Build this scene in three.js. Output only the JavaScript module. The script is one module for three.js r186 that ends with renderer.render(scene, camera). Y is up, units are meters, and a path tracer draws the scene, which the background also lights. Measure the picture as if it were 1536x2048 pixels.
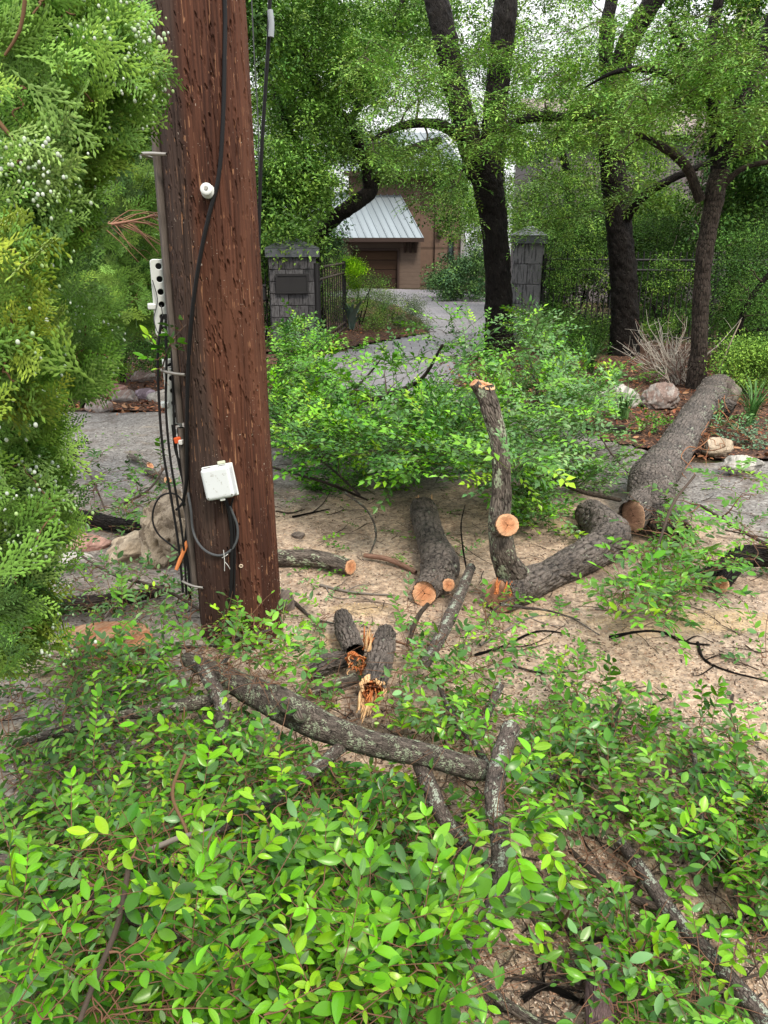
import * as THREE from 'three';
import { mergeGeometries } from 'three/addons/utils/BufferGeometryUtils.js';
import { RoundedBoxGeometry } from 'three/addons/geometries/RoundedBoxGeometry.js';
import { ImprovedNoise } from 'three/addons/math/ImprovedNoise.js';

// ---------------------------------------------------------------- camera, sky, sun, exposure
const scene = new THREE.Scene();
const F = 1490, PITCH = 19.7 * Math.PI / 180, EYE = 1.6;           // focal length for a 1536 x 2048 picture
const camera = new THREE.PerspectiveCamera(2 * Math.atan(1024 / F) * 180 / Math.PI, 0.75, 0.05, 400);
camera.position.set(0, EYE, 0); camera.rotation.set(-PITCH, 0, 0); scene.add(camera);
const EXPOSURE = 2.6, SKY = .78;
{ // an overcast sky: pale everywhere, a little brighter overhead
  const w = 256, h = 128, d = new Float32Array(w * h * 4), pn = new ImprovedNoise();
  for (let y = 0; y < h; y++) for (let x = 0; x < w; x++) {
    const el = ((y + .5) / h - .5) * Math.PI, az = (x + .5) / w * Math.PI * 2, s = Math.sin(el);
    const cx = Math.cos(az) * Math.cos(el), cz = Math.sin(az) * Math.cos(el);
    const cl = 1 + .12 * pn.noise(cx * 2.2, s * 3, cz * 2.2) + .06 * pn.noise(cx * 5, s * 7, cz * 5);
    const k = s > 0 ? (.5 + .95 * s) * cl : .2, i = (y * w + x) * 4;
    d[i] = k * .985; d[i + 1] = k * 1.0; d[i + 2] = k * 1.02; d[i + 3] = 1;
  }
  const t = new THREE.DataTexture(d, w, h, THREE.RGBAFormat, THREE.FloatType);
  t.mapping = THREE.EquirectangularReflectionMapping; t.magFilter = t.minFilter = THREE.LinearFilter; t.needsUpdate = true;
  scene.background = t; scene.environment = t; scene.backgroundIntensity = SKY; scene.environmentIntensity = SKY;
}
const sun = new THREE.DirectionalLight(0xfff3e2, 1.5);
sun.position.set(5, 14, 5.5); sun.target.position.set(0, 0, -4); scene.add(sun, sun.target);
sun.castShadow = true; sun.shadow.radius = 22; sun.shadow.mapSize.set(2048, 2048);
Object.assign(sun.shadow.camera, { left: -16, right: 16, top: 16, bottom: -20, near: .5, far: 60 });

// ---------------------------------------------------------------- helpers
function mulberry(a) { return () => { a |= 0; a = a + 0x6D2B79F5 | 0; let t = Math.imul(a ^ a >>> 15, 1 | a); t = t + Math.imul(t ^ t >>> 7, 61 | t) ^ t; return ((t ^ t >>> 14) >>> 0) / 4294967296; }; }
let rnd = mulberry(7);
const seed = (n) => { rnd = mulberry(n); };
const R = (a, b) => a + (b - a) * rnd(), pick = (a) => a[Math.floor(rnd() * a.length)], gauss = () => (rnd() + rnd() + rnd() + rnd() - 2) * 1.0;
const V = (x, y, z) => new THREE.Vector3(x, y, z), lerp = THREE.MathUtils.lerp, clamp = THREE.MathUtils.clamp, sstep = (x, a, b) => { const t = clamp((x - a) / (b - a), 0, 1); return t * t * (3 - 2 * t); };
const cp = Math.cos(PITCH), sp = Math.sin(PITCH);
const terrain = (d) => d < 12.5 ? 0 : -.019 * (d - 12.5);
function P(px, py, d) { const a = (px - 768) / F, b = (1024 - py) / F, t = d / (cp + b * sp); return V(a * t, EYE + t * (b * cp - sp), -d); }  // the place seen at a pixel, d metres ahead
function G(px, py, h = 0) { const a = (px - 768) / F, b = (1024 - py) / F, t = (EYE - h) / (sp - b * cp); return V(a * t, h, -t * (cp + b * sp)); }  // ... at height h
function pxOf(p) { const y = p.y - EYE, f = -p.z * cp - y * sp; return [768 + F * p.x / f, 1024 - F * (y * cp - p.z * sp) / f, f]; }
const noise3 = new ImprovedNoise(), N3 = (x, y, z = 0) => noise3.noise(x + 31.7, y + 17.3, z + 5.1);
const FB = (x, y, z = 0, o = 3) => { let s = 0, a = 1, t = 0; for (let i = 0; i < o; i++) { s += a * N3(x, y, z + i * 7); t += a; a *= .5; x *= 2; y *= 2; z *= 2; } return s / t; };
const inPoly = (x, y, q) => { let c = false; for (let i = 0, j = q.length - 1; i < q.length; j = i++) if ((q[i][1] > y) !== (q[j][1] > y) && x < (q[j][0] - q[i][0]) * (y - q[i][1]) / (q[j][1] - q[i][1]) + q[i][0]) c = !c; return c; };
function inside(q) { let x0 = 1e9, x1 = -1e9, y0 = 1e9, y1 = -1e9; for (const [x, y] of q) { x0 = Math.min(x0, x); x1 = Math.max(x1, x); y0 = Math.min(y0, y); y1 = Math.max(y1, y); } for (let i = 0; i < 400; i++) { const x = R(x0, x1), y = R(y0, y1); if (inPoly(x, y, q)) return [x, y]; } return q[0]; }

const names = {};
function numbered(n) { names[n] = (names[n] ?? -1) + 1; return names[n] ? n + '_' + String(names[n]).padStart(3, '0') : n; }
function tag(o, label, category, group) { Object.assign(o.userData, { label, category }); if (group) o.userData.group = group; return o; }
function thing(name, label, category, at = V(0, 0, 0), group) { const g = new THREE.Group(); g.name = numbered(name); g.position.copy(at); scene.add(g); return tag(g, label, category, group); }
function shade(m) { m.castShadow = m.receiveShadow = true; return m; }
function part(name, geo, mat, parent, own) {     // geometry given in the place's own coordinates; it is moved to the thing's base
  const m = shade(new THREE.Mesh(geo, mat)); m.name = name;
  let top = parent; while (top.parent && top.parent !== scene) top = top.parent;
  if (!own) geo.translate(-top.position.x, -top.position.y, -top.position.z);
  parent.add(m); return m;
}
function stuff(m) { m.userData.kind = 'stuff'; return m; }
function struct(name, geo, mat, parent) { const m = shade(new THREE.Mesh(geo, mat)); m.name = parent ? name : numbered(name); (parent ?? scene).add(m); if (!parent) m.userData.kind = 'structure'; return m; }
const merge = (a) => a.length ? mergeGeometries(a.map((g) => { g = g.index && a.some((q) => !q.index) ? g.toNonIndexed() : g; for (const k of Object.keys(g.attributes)) if (!['position', 'normal', 'uv'].includes(k)) g.deleteAttribute(k); return g; })) : new THREE.BufferGeometry();
function box(w, h, d, at, ry = 0, bevel = 0) { const g = bevel ? new RoundedBoxGeometry(w, h, d, 2, bevel) : new THREE.BoxGeometry(w, h, d); if (ry) g.rotateY(ry); g.translate(at.x, at.y, at.z); return g; }
function bar(a, b, r, seg = 6) { const d = b.clone().sub(a), g = new THREE.CylinderGeometry(r, r, d.length(), seg); g.applyQuaternion(new THREE.Quaternion().setFromUnitVectors(V(0, 1, 0), d.normalize())); const m = a.clone().add(b).multiplyScalar(.5); g.translate(m.x, m.y, m.z); return g; }
function geoOf(pos, idx, uv) { const g = new THREE.BufferGeometry(); g.setAttribute('position', new THREE.Float32BufferAttribute(pos, 3)); if (uv) g.setAttribute('uv', new THREE.Float32BufferAttribute(uv, 2)); g.setIndex(idx); g.computeVertexNormals(); return g; }

// a bent, tapering round: bark comes from disp(angle 0..1, metres along, position); ends may be sawn across a given normal
function tube(pts, rad, o = {}) {
  const seg = o.seg ?? 6, curve = new THREE.CatmullRomCurve3(pts, false, 'centripetal'), len = curve.getLength();
  const n = Math.max(2, Math.min(o.max ?? 400, Math.ceil(len / (o.step ?? .05)))), pos = [], uv = [], idx = [], rr = rad.length ? rad : [rad, rad];
  const rAt = (t) => { const k = t * (rr.length - 1), i = Math.min(rr.length - 2, Math.floor(k)); return lerp(rr[i], rr[i + 1], k - i); };
  let T = curve.getTangent(0), U = Math.abs(T.y) > .8 ? V(1, 0, 0) : V(0, 1, 0); U = U.sub(T.clone().multiplyScalar(U.dot(T))).normalize();
  const rep = Math.max(1, Math.round(rAt(.5) * 2 * Math.PI / (o.tile ?? .4))), tile = o.tile ?? .4, ends = [];
  for (let i = 0; i <= n; i++) {
    const t = i / n, c = curve.getPoint(t), T2 = curve.getTangent(t);
    U.sub(T2.clone().multiplyScalar(U.dot(T2))).normalize(); T = T2;
    const B = T.clone().cross(U), r = rAt(t), s = t * len, ring = [], cut = i === 0 ? o.cut0 : i === n ? o.cut1 : null;
    for (let j = 0; j <= seg; j++) {
      const a = j === seg ? 0 : j / seg, ca = Math.cos(a * Math.PI * 2), sa = Math.sin(a * Math.PI * 2), dir = U.clone().multiplyScalar(ca).addScaledVector(B, sa);
      let k = r; if (o.disp) k += o.disp(a, s, len, r, rep, c.clone().addScaledVector(dir, r));
      const p = c.clone().addScaledVector(dir, k);
      if (cut) p.addScaledVector(T, -p.clone().sub(c).dot(cut) / T.dot(cut));
      pos.push(p.x, p.y, p.z); uv.push(j / seg * rep, s / tile); ring.push(p);
    }
    if (i === 0 || i === n) ends.push({ ring, c, T: T.clone().multiplyScalar(i ? 1 : -1), cut, flip: !i });
  }
  const w = seg + 1;
  for (let i = 0; i < n; i++) for (let j = 0; j < seg; j++) { const a = i * w + j; idx.push(a, a + 1, a + w, a + 1, a + w + 1, a + w); }
  if (o.tip) { const c = ends[1].c.clone().addScaledVector(ends[1].T, rAt(1) * 1.2); pos.push(c.x, c.y, c.z); uv.push(0, len / tile); const q = pos.length / 3 - 1; for (let j = 0; j < seg; j++) idx.push(n * w + j, n * w + j + 1, q); }
  const g = geoOf(pos, idx, uv), nm = g.attributes.normal;
  for (let i = 0; i <= n; i++) { const a = i * w, b = a + seg, x = nm.getX(a) + nm.getX(b), y = nm.getY(a) + nm.getY(b), z = nm.getZ(a) + nm.getZ(b), l = Math.hypot(x, y, z) || 1; nm.setXYZ(a, x / l, y / l, z / l); nm.setXYZ(b, x / l, y / l, z / l); }
  g.userData = {}; return Object.assign(g, { ends, curve, len });
}
// the sawn face that closes one end of a tube
function sawn(end, rough = .0015) {
  const { ring } = end, T = end.cut ? end.cut.clone().multiplyScalar(Math.sign(end.cut.dot(end.T))).normalize() : end.T, n = ring.length - 1, pos = [], uv = [], idx = [], fr = [1, .93, .6, .25, 0];
  const ctr = ring.slice(0, n).reduce((a, p) => a.add(p), V(0, 0, 0)).divideScalar(n);
  for (const f of fr) for (let j = 0; j <= n; j++) { const p = ctr.clone().lerp(ring[j % n], f).addScaledVector(T, f < 1 ? .004 + R(0, rough) : 0), a = j / n * Math.PI * 2; pos.push(p.x, p.y, p.z); uv.push(.5 + .5 * f * Math.cos(a), .5 + .5 * f * Math.sin(a)); }
  const w = n + 1; for (let i = 0; i < fr.length - 1; i++) for (let j = 0; j < n; j++) { const a = i * w + j; if (end.flip) idx.push(a, a + w, a + 1, a + 1, a + w, a + w + 1); else idx.push(a, a + 1, a + w, a + 1, a + w + 1, a + w); }
  return geoOf(pos, idx, uv);
}

// ---------------------------------------------------------------- textures
const hash = (x, y) => { let h = Math.imul(x, 374761393) + Math.imul(y, 668265263) | 0; h = Math.imul(h ^ h >>> 13, 1274126177); return ((h ^ h >>> 16) >>> 0) / 4294967296; };
const md = (a, n) => ((a % n) + n) % n;
function tn(u, v, nx, ny, s = 0) { const x = u * nx, y = v * ny, i = Math.floor(x), j = Math.floor(y); let a = x - i, b = y - j; a = a * a * (3 - 2 * a); b = b * b * (3 - 2 * b); const h = (p, q) => hash(md(p, nx) + s * 101, md(q, ny) + s * 57); return lerp(lerp(h(i, j), h(i + 1, j), a), lerp(h(i, j + 1), h(i + 1, j + 1), a), b); }
const tf = (u, v, nx, ny, s = 0, o = 4) => { let t = 0, a = .5, w = 0; for (let k = 0; k < o; k++) { t += a * tn(u, v, nx << k, ny << k, s + k * 3); w += a; a *= .55; } return t / w; };
function worley(u, v, nx, ny, s) { const x = u * nx, y = v * ny, i = Math.floor(x), j = Math.floor(y); let a = 9, b = 9, id = 0; for (let q = -1; q < 2; q++) for (let p = -1; p < 2; p++) { const ci = md(i + p, nx), cj = md(j + q, ny), dx = i + p + hash(ci + s, cj) - x, dy = j + q + hash(ci, cj + s * 7 + 3) - y, d = Math.hypot(dx, dy); if (d < a) { b = a; a = d; id = hash(ci + 9, cj + s); } else if (d < b) b = d; } return [a, b - a, id]; }
function tex(w, h, f, srgb = true) {           // f(u, v) gives [r, g, b] in linear values, or a height 0..1
  const d = new Uint8Array(w * h * 4), E = (x) => { x = clamp(x, 0, 1); return 255 * (x <= .0031308 ? 12.92 * x : 1.055 * Math.pow(x, 1 / 2.4) - .055) + .5; };
  for (let y = 0; y < h; y++) for (let x = 0; x < w; x++) { const c = f((x + .5) / w, (y + .5) / h), i = (y * w + x) * 4; if (srgb) { d[i] = E(c[0]); d[i + 1] = E(c[1]); d[i + 2] = E(c[2]); } else d[i] = d[i + 1] = d[i + 2] = clamp(c, 0, 1) * 255; d[i + 3] = 255; }
  const t = new THREE.DataTexture(d, w, h); t.wrapS = t.wrapT = THREE.RepeatWrapping; t.magFilter = THREE.LinearFilter; t.minFilter = THREE.LinearMipmapLinearFilter; t.generateMipmaps = true; if (srgb) t.colorSpace = THREE.SRGBColorSpace; t.needsUpdate = true; return t;
}
const mix3 = (a, b, t) => [lerp(a[0], b[0], t), lerp(a[1], b[1], t), lerp(a[2], b[2], t)], mul3 = (a, k) => [a[0] * k, a[1] * k, a[2] * k];
const grid = (n, f) => { const a = new Float32Array(n * n); for (let y = 0; y < n; y++) for (let x = 0; x < n; x++) a[y * n + x] = f((x + .5) / n, (y + .5) / n); return { n, a, at: (u, v) => { const x = md(Math.floor(u * n), n), y = md(Math.floor(v * n), n); return a[y * n + x]; } }; };
// bark reliefs: plates between furrows, longer along the stem
const plates = grid(512, (u, v) => { const wu = u + .07 * (tf(u, v, 8, 5, 4) - .5), wv = v + .14 * (tf(u, v, 9, 5, 5) - .5), [, e, id] = worley(wu, wv, 19, 7, 3), [, e2] = worley(wu, wv, 44, 20, 8), f = tf(u, v, 36, 14, 2), cr = sstep(tf(u, v, 11, 9, 7), .32, .62); return clamp(.8 - .6 * (1 - sstep(e, 0, .34)) * (.2 + .8 * cr) - .3 * (1 - sstep(e2, 0, .4)) * (1.1 - cr) + .2 * (id - .5) + .75 * (f - .5), 0, 1); });
const furrows = grid(512, (u, v) => { const wu = u + .03 * (tf(u, v, 6, 5, 4) - .5), [, e, id] = worley(wu, v + .25 * tn(u, v, 9, 3, 6), 24, 5, 5); return clamp(.6 * sstep(e, 0, .4) + .2 * id + .5 * (tf(u, v, 60, 10, 2) - .5) + .08, 0, 1); });
const HT = (g) => tex(512, 512, (u, v) => g.at(u, v), false);
const platesH = HT(plates), furrowsH = HT(furrows);
function barkTex(g, dark, light, lichen, amount, s) {
  return tex(512, 512, (u, v) => {
    const k = tf(u, v, 9, 7, s), f = tf(u, v, 40, 30, s + 1, 3); let c = mix3(dark, light, clamp(.02 + .85 * g.at(u, v) + 1.0 * (k - .5) + .7 * (f - .5), 0, 1));
    if (amount > 0) { const l = tf(u, v, 7, 6, s + 5) + .55 * (tf(u, v, 50, 44, s + 6, 2) - .5), on = sstep(l, 1 - amount, 1.05 - amount); c = mix3(c, mul3(lichen, .75 + .5 * f), on * .92); }
    const w = tn(u, v, 120, 90, s + 9); if (w > .93) c = mix3(c, lichen, .6);
    return c;
  });
}
const std = (o) => new THREE.MeshPhysicalMaterial({ specularIntensity: o.metalness ? 1 : .3, ...o }), phy = (o) => new THREE.MeshPhysicalMaterial(o);
const rgb = (r, g, b) => new THREE.Color().setRGB(r, g, b);
const M = {
  log: std({ map: barkTex(plates, [.017, .014, .012], [.135, .113, .097], [.24, .26, .2], .17, 11), bumpMap: platesH, bumpScale: .009, roughness: .58, specularIntensity: .5 }),
  wet: std({ map: barkTex(furrows, [.004, .0034, .0032], [.019, .0155, .0138], [.06, .07, .05], .1, 21), bumpMap: furrowsH, bumpScale: .012, roughness: .6, specularIntensity: .2 }),
  grey: std({ map: barkTex(furrows, [.013, .010, .0085], [.058, .044, .036], [.13, .15, .11], .12, 31), bumpMap: furrowsH, bumpScale: .01, roughness: .75 }),
  lichen: std({ map: barkTex(plates, [.025, .02, .017], [.13, .105, .09], [.3, .34, .27], .33, 41), bumpMap: platesH, bumpScale: .004, roughness: .8 }),
  limb: std({ map: barkTex(plates, [.02, .016, .013], [.145, .12, .1], [.27, .31, .21], .4, 51), bumpMap: platesH, bumpScale: .005, roughness: .7 }),
  stick: std({ map: barkTex(furrows, [.025, .019, .015], [.10, .078, .06], [.2, .21, .17], .12, 71), bumpMap: furrowsH, bumpScale: .004, roughness: .8 }),
  twig: std({ color: rgb(.06, .045, .035), roughness: .8 }), twigBrown: std({ color: rgb(.13, .075, .04), roughness: .8 }), twigPale: std({ color: rgb(.3, .25, .19), roughness: .85 }), twigGrey: std({ color: rgb(.16, .14, .12), roughness: .85 }), stem: std({ color: rgb(.14, .075, .045), roughness: .75 }),
};
const cutTex = (s, core, sap) => tex(256, 256, (u, v) => {
  const x = u - .5 + .03 * (tn(u, v, 4, 4, s) - .5), y = v - .47, r = Math.hypot(x, y) * 2, rings = .5 + .5 * Math.sin(r * 60 + 6 * tn(u, v, 5, 5, s + 1)), saw = tn(u * .8 + v * .6, v - u * .5, 60, 4, s + 2);
  let c = mix3(core, sap, sstep(r, .35, .95)); c = mul3(c, .74 + .22 * rings + .34 * (saw - .5) + .4 * (tf(u, v, 8, 8, s + 3) - .3)); if (tf(u, v, 5, 5, s + 8) > .6) c = mul3(c, .78);
  const ang = Math.atan2(y, x); for (const a0 of [.8, 2.6, -1.7]) { const da = Math.abs(Math.atan2(Math.sin(ang - a0), Math.cos(ang - a0))) * r; if (da < .015 && r < .5 * hash(Math.round(a0 * 10), s) + .05) c = mul3(c, .35); }
  if (r < .05) c = mul3(c, .4); if (r > .965) c = mix3(c, [.09, .05, .03], .85); return c;
});
M.cut = [cutTex(3, [.5, .225, .11], [.6, .335, .19]), cutTex(14, [.52, .25, .125], [.6, .37, .21]), cutTex(25, [.38, .2, .125], [.5, .3, .19])].map((t) => std({ map: t, bumpMap: t, bumpScale: .003, roughness: .8 }));
M.splinter = std({ map: tex(128, 128, (u, v) => mul3(mix3([.42, .21, .085], [.6, .42, .23], tf(u, v, 24, 3, 5)), .8 + .4 * tn(u, v, 50, 4, 8))), roughness: .8, side: THREE.DoubleSide });
M.splinterRed = std({ map: tex(128, 128, (u, v) => mul3(mix3([.33, .085, .028], [.55, .22, .075], tf(u, v, 24, 3, 6)), .7 + .5 * tn(u, v, 50, 4, 9))), roughness: .75, side: THREE.DoubleSide });
const barkDisp = (g, amp, tile = .4) => (a, s, len, r, rep, p) => { const h = g.at(a * rep, s / tile); return amp * (h - .7) + r * .09 * N3(p.x * 9, p.y * 9, p.z * 9) + r * .1 * N3(p.x * 3.5, p.y * 3.5, p.z * 3.5); };

// ---------------------------------------------------------------- leaves
const DS = THREE.DoubleSide;
const veins = tex(128, 128, (u, v) => { const d = Math.abs(v - .5), side = md(u * 9 - d * 14, 1), m = d < .016 ? 1 : side < .12 && d > .02 ? .86 : .72 + .2 * tf(u, v, 9, 9, 3), sp = tn(u, v, 34, 34, 8) > .95 ? .55 : 1; return [m * sp, m * sp * (d < .016 ? 1 : .98), m * sp * .95]; });
const leafMat = (c, o = {}) => phy({ color: c, roughness: .55, specularIntensity: .3, transmission: .3, thickness: 0, side: DS, clearcoat: .4, clearcoatRoughness: .24, ...o });
const WHITE = rgb(1, 1, 1), leafWhite = leafMat(WHITE, { map: veins }), leafSoft = leafMat(WHITE, { clearcoat: .1, map: veins }), sprigMat = leafMat(WHITE, { vertexColors: true }), sprigSoft = leafMat(WHITE, { vertexColors: true, clearcoat: 0 }), bushMat = std({ color: WHITE, vertexColors: true, roughness: .6, specularIntensity: .15, side: DS });
function leafGeo(wd, fold, curl, tooth = 0) {  // a blade 1 long, along +x, face up
  const st = [[0, .03], [.12, .26], [.32, .46], [.55, .5], [.78, .36], [.92, .17], [1, 0]], pos = [], idx = [];
  st.forEach(([x, w], i) => { const y = -curl * x * x, k = w * wd * (1 + (i % 2 ? tooth : -tooth)); pos.push(x, y + fold * k, k, x, y, 0, x, y + fold * k, -k); });
  for (let i = 0; i < st.length - 1; i++) { const a = i * 3; idx.push(a, a + 3, a + 1, a + 1, a + 3, a + 4, a + 1, a + 4, a + 2, a + 2, a + 4, a + 5); }
  return geoOf(pos, idx, pos.flatMap((_, i) => i % 3 ? [] : [pos[i], pos[i + 2] + .5]));
}
const LEAF = [leafGeo(.46, .25, .12), leafGeo(.4, .4, .22), leafGeo(.5, .15, .05), leafGeo(.43, .3, -.1), leafGeo(.42, .5, .45), leafGeo(.38, .1, .3)];
const basis = (x, n, p, s) => { x = x.clone().normalize(); const z = x.clone().cross(n).normalize(), y = z.clone().cross(x); return new THREE.Matrix4().makeBasis(x.multiplyScalar(s), y.multiplyScalar(s), z.multiplyScalar(s)).setPosition(p); };
const hsl = (c, dv, dh) => [clamp(c[0] * dv * (1 + dh), .002, 1), clamp(c[1] * dv, .002, 1), clamp(c[2] * dv * (1 - dh), .002, 1)];
// several small blades in one geometry with their own tints: put(x dir, normal, point, size, tint, simple)
function Blades() {
  const pos = [], idx = [], col = [];
  return {
    put(x, n, p, s, w, c = 1, droop = 0) {
      x = x.clone().normalize(); const z = x.clone().cross(n).normalize(), y = z.clone().cross(x), b = pos.length / 3;
      for (const [a, k, e] of [[0, 0, 0], [.45, .5, .1], [.45, 0, -.02], [.45, -.5, .1], [1, 0, -droop]]) { const q = p.clone().addScaledVector(x, a * s).addScaledVector(z, k * w * s).addScaledVector(y, e * s); pos.push(q.x, q.y, q.z); col.push(c * R(.94, 1.06), c, c); }
      idx.push(b, b + 1, b + 2, b, b + 2, b + 3, b + 1, b + 4, b + 2, b + 2, b + 4, b + 3);
    },
    rod(a, b, r, c) { const d = b.clone().sub(a).normalize(), u = Math.abs(d.y) > .8 ? V(1, 0, 0) : V(0, 1, 0), v = d.clone().cross(u).normalize(), w = v.clone().cross(d), q0 = pos.length / 3; for (const p of [a, b]) for (let i = 0; i < 3; i++) { const t = i / 3 * Math.PI * 2, q = p.clone().addScaledVector(v, r * Math.cos(t)).addScaledVector(w, r * Math.sin(t)); pos.push(q.x, q.y, q.z); col.push(c[0], c[1], c[2]); } for (let i = 0; i < 3; i++) { const j = (i + 1) % 3; idx.push(q0 + i, q0 + j, q0 + 3 + i, q0 + j, q0 + 3 + j, q0 + 3 + i); } },
    done() { const g = geoOf(pos, idx); g.setAttribute('color', new THREE.Float32BufferAttribute(col, 3)); return g; },
  };
}
function sprigGeo(n, L, leaf, wd, s, droop = .1) {   // a leafy twig along +x, face up
  seed(s); const B = Blades(); let p = V(0, 0, 0), d = V(1, .1, 0);
  for (let i = 0; i < n; i++) { const q = p.clone().addScaledVector(d.normalize(), L / n); B.rod(p, q, .0016, [.55, .32, .2]); p = q; d.add(V(0, -droop / n * 2 + R(-.06, .06), R(-.15, .15))); const k = i % 2 ? 1 : -1, ld = leaf * R(.7, 1.1) * (i === n - 1 ? .8 : 1); if (i > 0) B.put(V(d.x * .65, R(-.1, .25), k * .75).add(V(R(-.2, .2), R(-.2, .2), R(-.2, .2))), V(R(-.4, .4), 1, R(-.4, .4)), p, ld, wd, R(.75, 1.2), .1); }
  B.put(d, V(R(-.3, .3), 1, R(-.3, .3)), p, leaf, wd, 1.15); return B.done();
}
function clusterGeo(n, rad, leaf, wd, s) { seed(s); const B = Blades(); for (let i = 0; i < n; i++) { const p = V(gauss(), gauss() * .7, gauss()).multiplyScalar(rad); B.put(V(p.x + R(-.1, .1), R(-.12, .05), p.z + R(-.1, .1)).add(V(R(-.05, .05), 0, R(-.05, .05))), V(R(-.7, .7), 1, R(-.7, .7)), p, leaf * R(.7, 1.2), wd, R(.7, 1.25)); } return B.done(); }
const SPRIG = [sprigGeo(10, .2, .042, .5, 101), sprigGeo(12, .26, .04, .48, 102), sprigGeo(8, .15, .045, .52, 103)];
const ELM = [sprigGeo(12, .32, .066, .36, 111, .4), sprigGeo(14, .4, .06, .36, 112, .6), sprigGeo(10, .26, .07, .38, 113, .3)];
const CLUS = [clusterGeo(22, .12, .068, .5, 121), clusterGeo(26, .16, .066, .46, 122), clusterGeo(18, .11, .074, .52, 123)];
const FINE = [clusterGeo(26, .09, .032, .5, 131), clusterGeo(30, .11, .03, .42, 132)];
// copies of a few geometries as instanced parts
function scatter(name, geos, mat, items, parent, mark = true) {     // items: { m: Matrix4 in the place's coordinates, c: [r, g, b] }
  let top = parent; while (top && top.parent && top.parent !== scene) top = top.parent;
  const off = top ? top.position : V(0, 0, 0), out = [];
  geos.forEach((g, k) => {
    const mine = items.filter((_, i) => i % geos.length === k); if (!mine.length) return;
    const im = shade(new THREE.InstancedMesh(g, mat, mine.length)), c = new THREE.Color(); im.name = name;
    mine.forEach((it, i) => { const m = it.m.clone(); m.elements[12] -= off.x; m.elements[13] -= off.y; m.elements[14] -= off.z; im.setMatrixAt(i, m); im.setColorAt(i, c.setRGB(...it.c)); });
    if (mark) stuff(im); (parent ?? scene).add(im); out.push(im);
  });
  return out;
}
// woody links from a skeleton of nodes to every seed
function connect(nodes, seeds, o = {}) {
  const geos = [], r1 = o.r1 ?? .0015, r0 = o.r0 ?? .005;
  const near = (p) => { let b = null, bd = 1e9; for (const n of nodes) { const d = n.p.distanceToSquared(p) + (n.pen ?? 0); if (d < bd) { bd = d; b = n; } } return [b, Math.sqrt(bd)]; };
  const order = seeds.map((s) => [near(s.p)[1], s]).sort((a, b) => a[0] - b[0]);
  for (const [, s] of order) {
    const [n, d] = near(s.p); if (d < .01) continue;
    const a = n.p, b = s.p, out = b.clone().sub(a), w = Math.min(.22, d * (o.w ?? .25)), mid1 = a.clone().addScaledVector(out, .35).add(V(R(-w, w), R(-w * .3, w), R(-w, w))), mid2 = a.clone().addScaledVector(out, .7).add(V(R(-w, w), R(-w * .3, w * .8), R(-w, w)).multiplyScalar(.7));
    const ra = Math.min((n.r ?? r0) * .8, r0 + (o.grow ?? .006) * d), c = [a.clone(), mid1, mid2, b.clone()];
    geos.push(tube(c, [ra, lerp(ra, r1, .4), lerp(ra, r1, .75), r1], { seg: o.seg ?? 5, step: d / 7, max: 9 }));
    nodes.push({ p: mid1, r: lerp(ra, r1, .4), pen: 0 }, { p: mid2, r: lerp(ra, r1, .7) }, { p: b, r: r1 * 1.2 });
    s.from = out.normalize();
  }
  return geos;
}

// ---------------------------------------------------------------- the ground, the road, the beds, the drive
const ROAD_X0 = -5, ROAD_X1 = 5, ROAD_Z0 = -.4, ROAD_Z1 = -9;
const bedEdge = (x) => x < -.8 ? 7.55 + .12 * Math.sin(x * 3) : lerp(8.6, 5.55, sstep(x, .9, 2.6)) + .1 * Math.sin(x * 5);    // where the road's far side ends
{ // one terrain sheet that reaches the horizon and falls gently away behind the gate
  const xs = [], zs = []; for (let i = -40; i <= 40; i++) xs.push(Math.sign(i) * Math.pow(Math.abs(i) / 40, 2.2) * 160); for (let i = 0; i <= 80; i++) zs.push(20 - Math.pow(i / 80, 1.6) * 220);
  const pos = [], uv = [], idx = [], w = xs.length;
  for (const z of zs) for (const x of xs) { pos.push(x, terrain(Math.min(-z, 70)) - .012, z); uv.push(x / 1.2, z / 1.2); }
  for (let j = 0; j < zs.length - 1; j++) for (let i = 0; i < w - 1; i++) { const a = j * w + i; idx.push(a, a + 1, a + w, a + 1, a + w + 1, a + w); }
  const t = tex(512, 512, (u, v) => { const k = tf(u, v, 12, 12, 71), f = tn(u, v, 90, 90, 72); let c = mix3([.03, .022, .014], [.09, .06, .035], clamp(k + .6 * (f - .5), 0, 1)); if (tf(u, v, 7, 7, 75) > .58) c = mix3(c, [.05, .085, .025], .6); return c; });
  struct('ground', geoOf(pos, idx, uv), std({ map: t, bumpMap: t, bumpScale: .02, roughness: .95 }));
}
const sawAmount = (x, z) => { // how thickly sawdust and bark crumbs lie on the road
  const d = -z, n = FB(x * 1.3, z * 1.3, 2, 3); let k = sstep(5.2 - .25 * Math.max(0, x) + n * .9, 3.1, 5.6) ; k = 1 - sstep(d + n * .9 + Math.max(0, x - 1.3) * 1.2, 4.4, 5.4); if (x < -.75) k *= .25 + .3 * n; return clamp(k, 0, 1);
};
const heaps = [[P(1330, 1230, 2.95), .55, .16], [P(1110, 985, 4.25), .5, .13], [P(620, 1270, 2.8), .22, .14], [P(720, 1180, 3.1), .3, .1], [P(130, 1300, 2.6), .25, .16], [P(1080, 1210, 3.05), .3, .08], [P(1500, 1215, 3.0), .4, .15]];
const yellowAt = (x, z) => { let k = 0; for (const [p, a, b] of heaps) k = Math.max(k, 1 - Math.hypot((x - p.x) / a, (z - p.z) / b)); return .8 * sstep(k + .75 * FB(x * 4, z * 6, 9, 4), .1, .7); };
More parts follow.
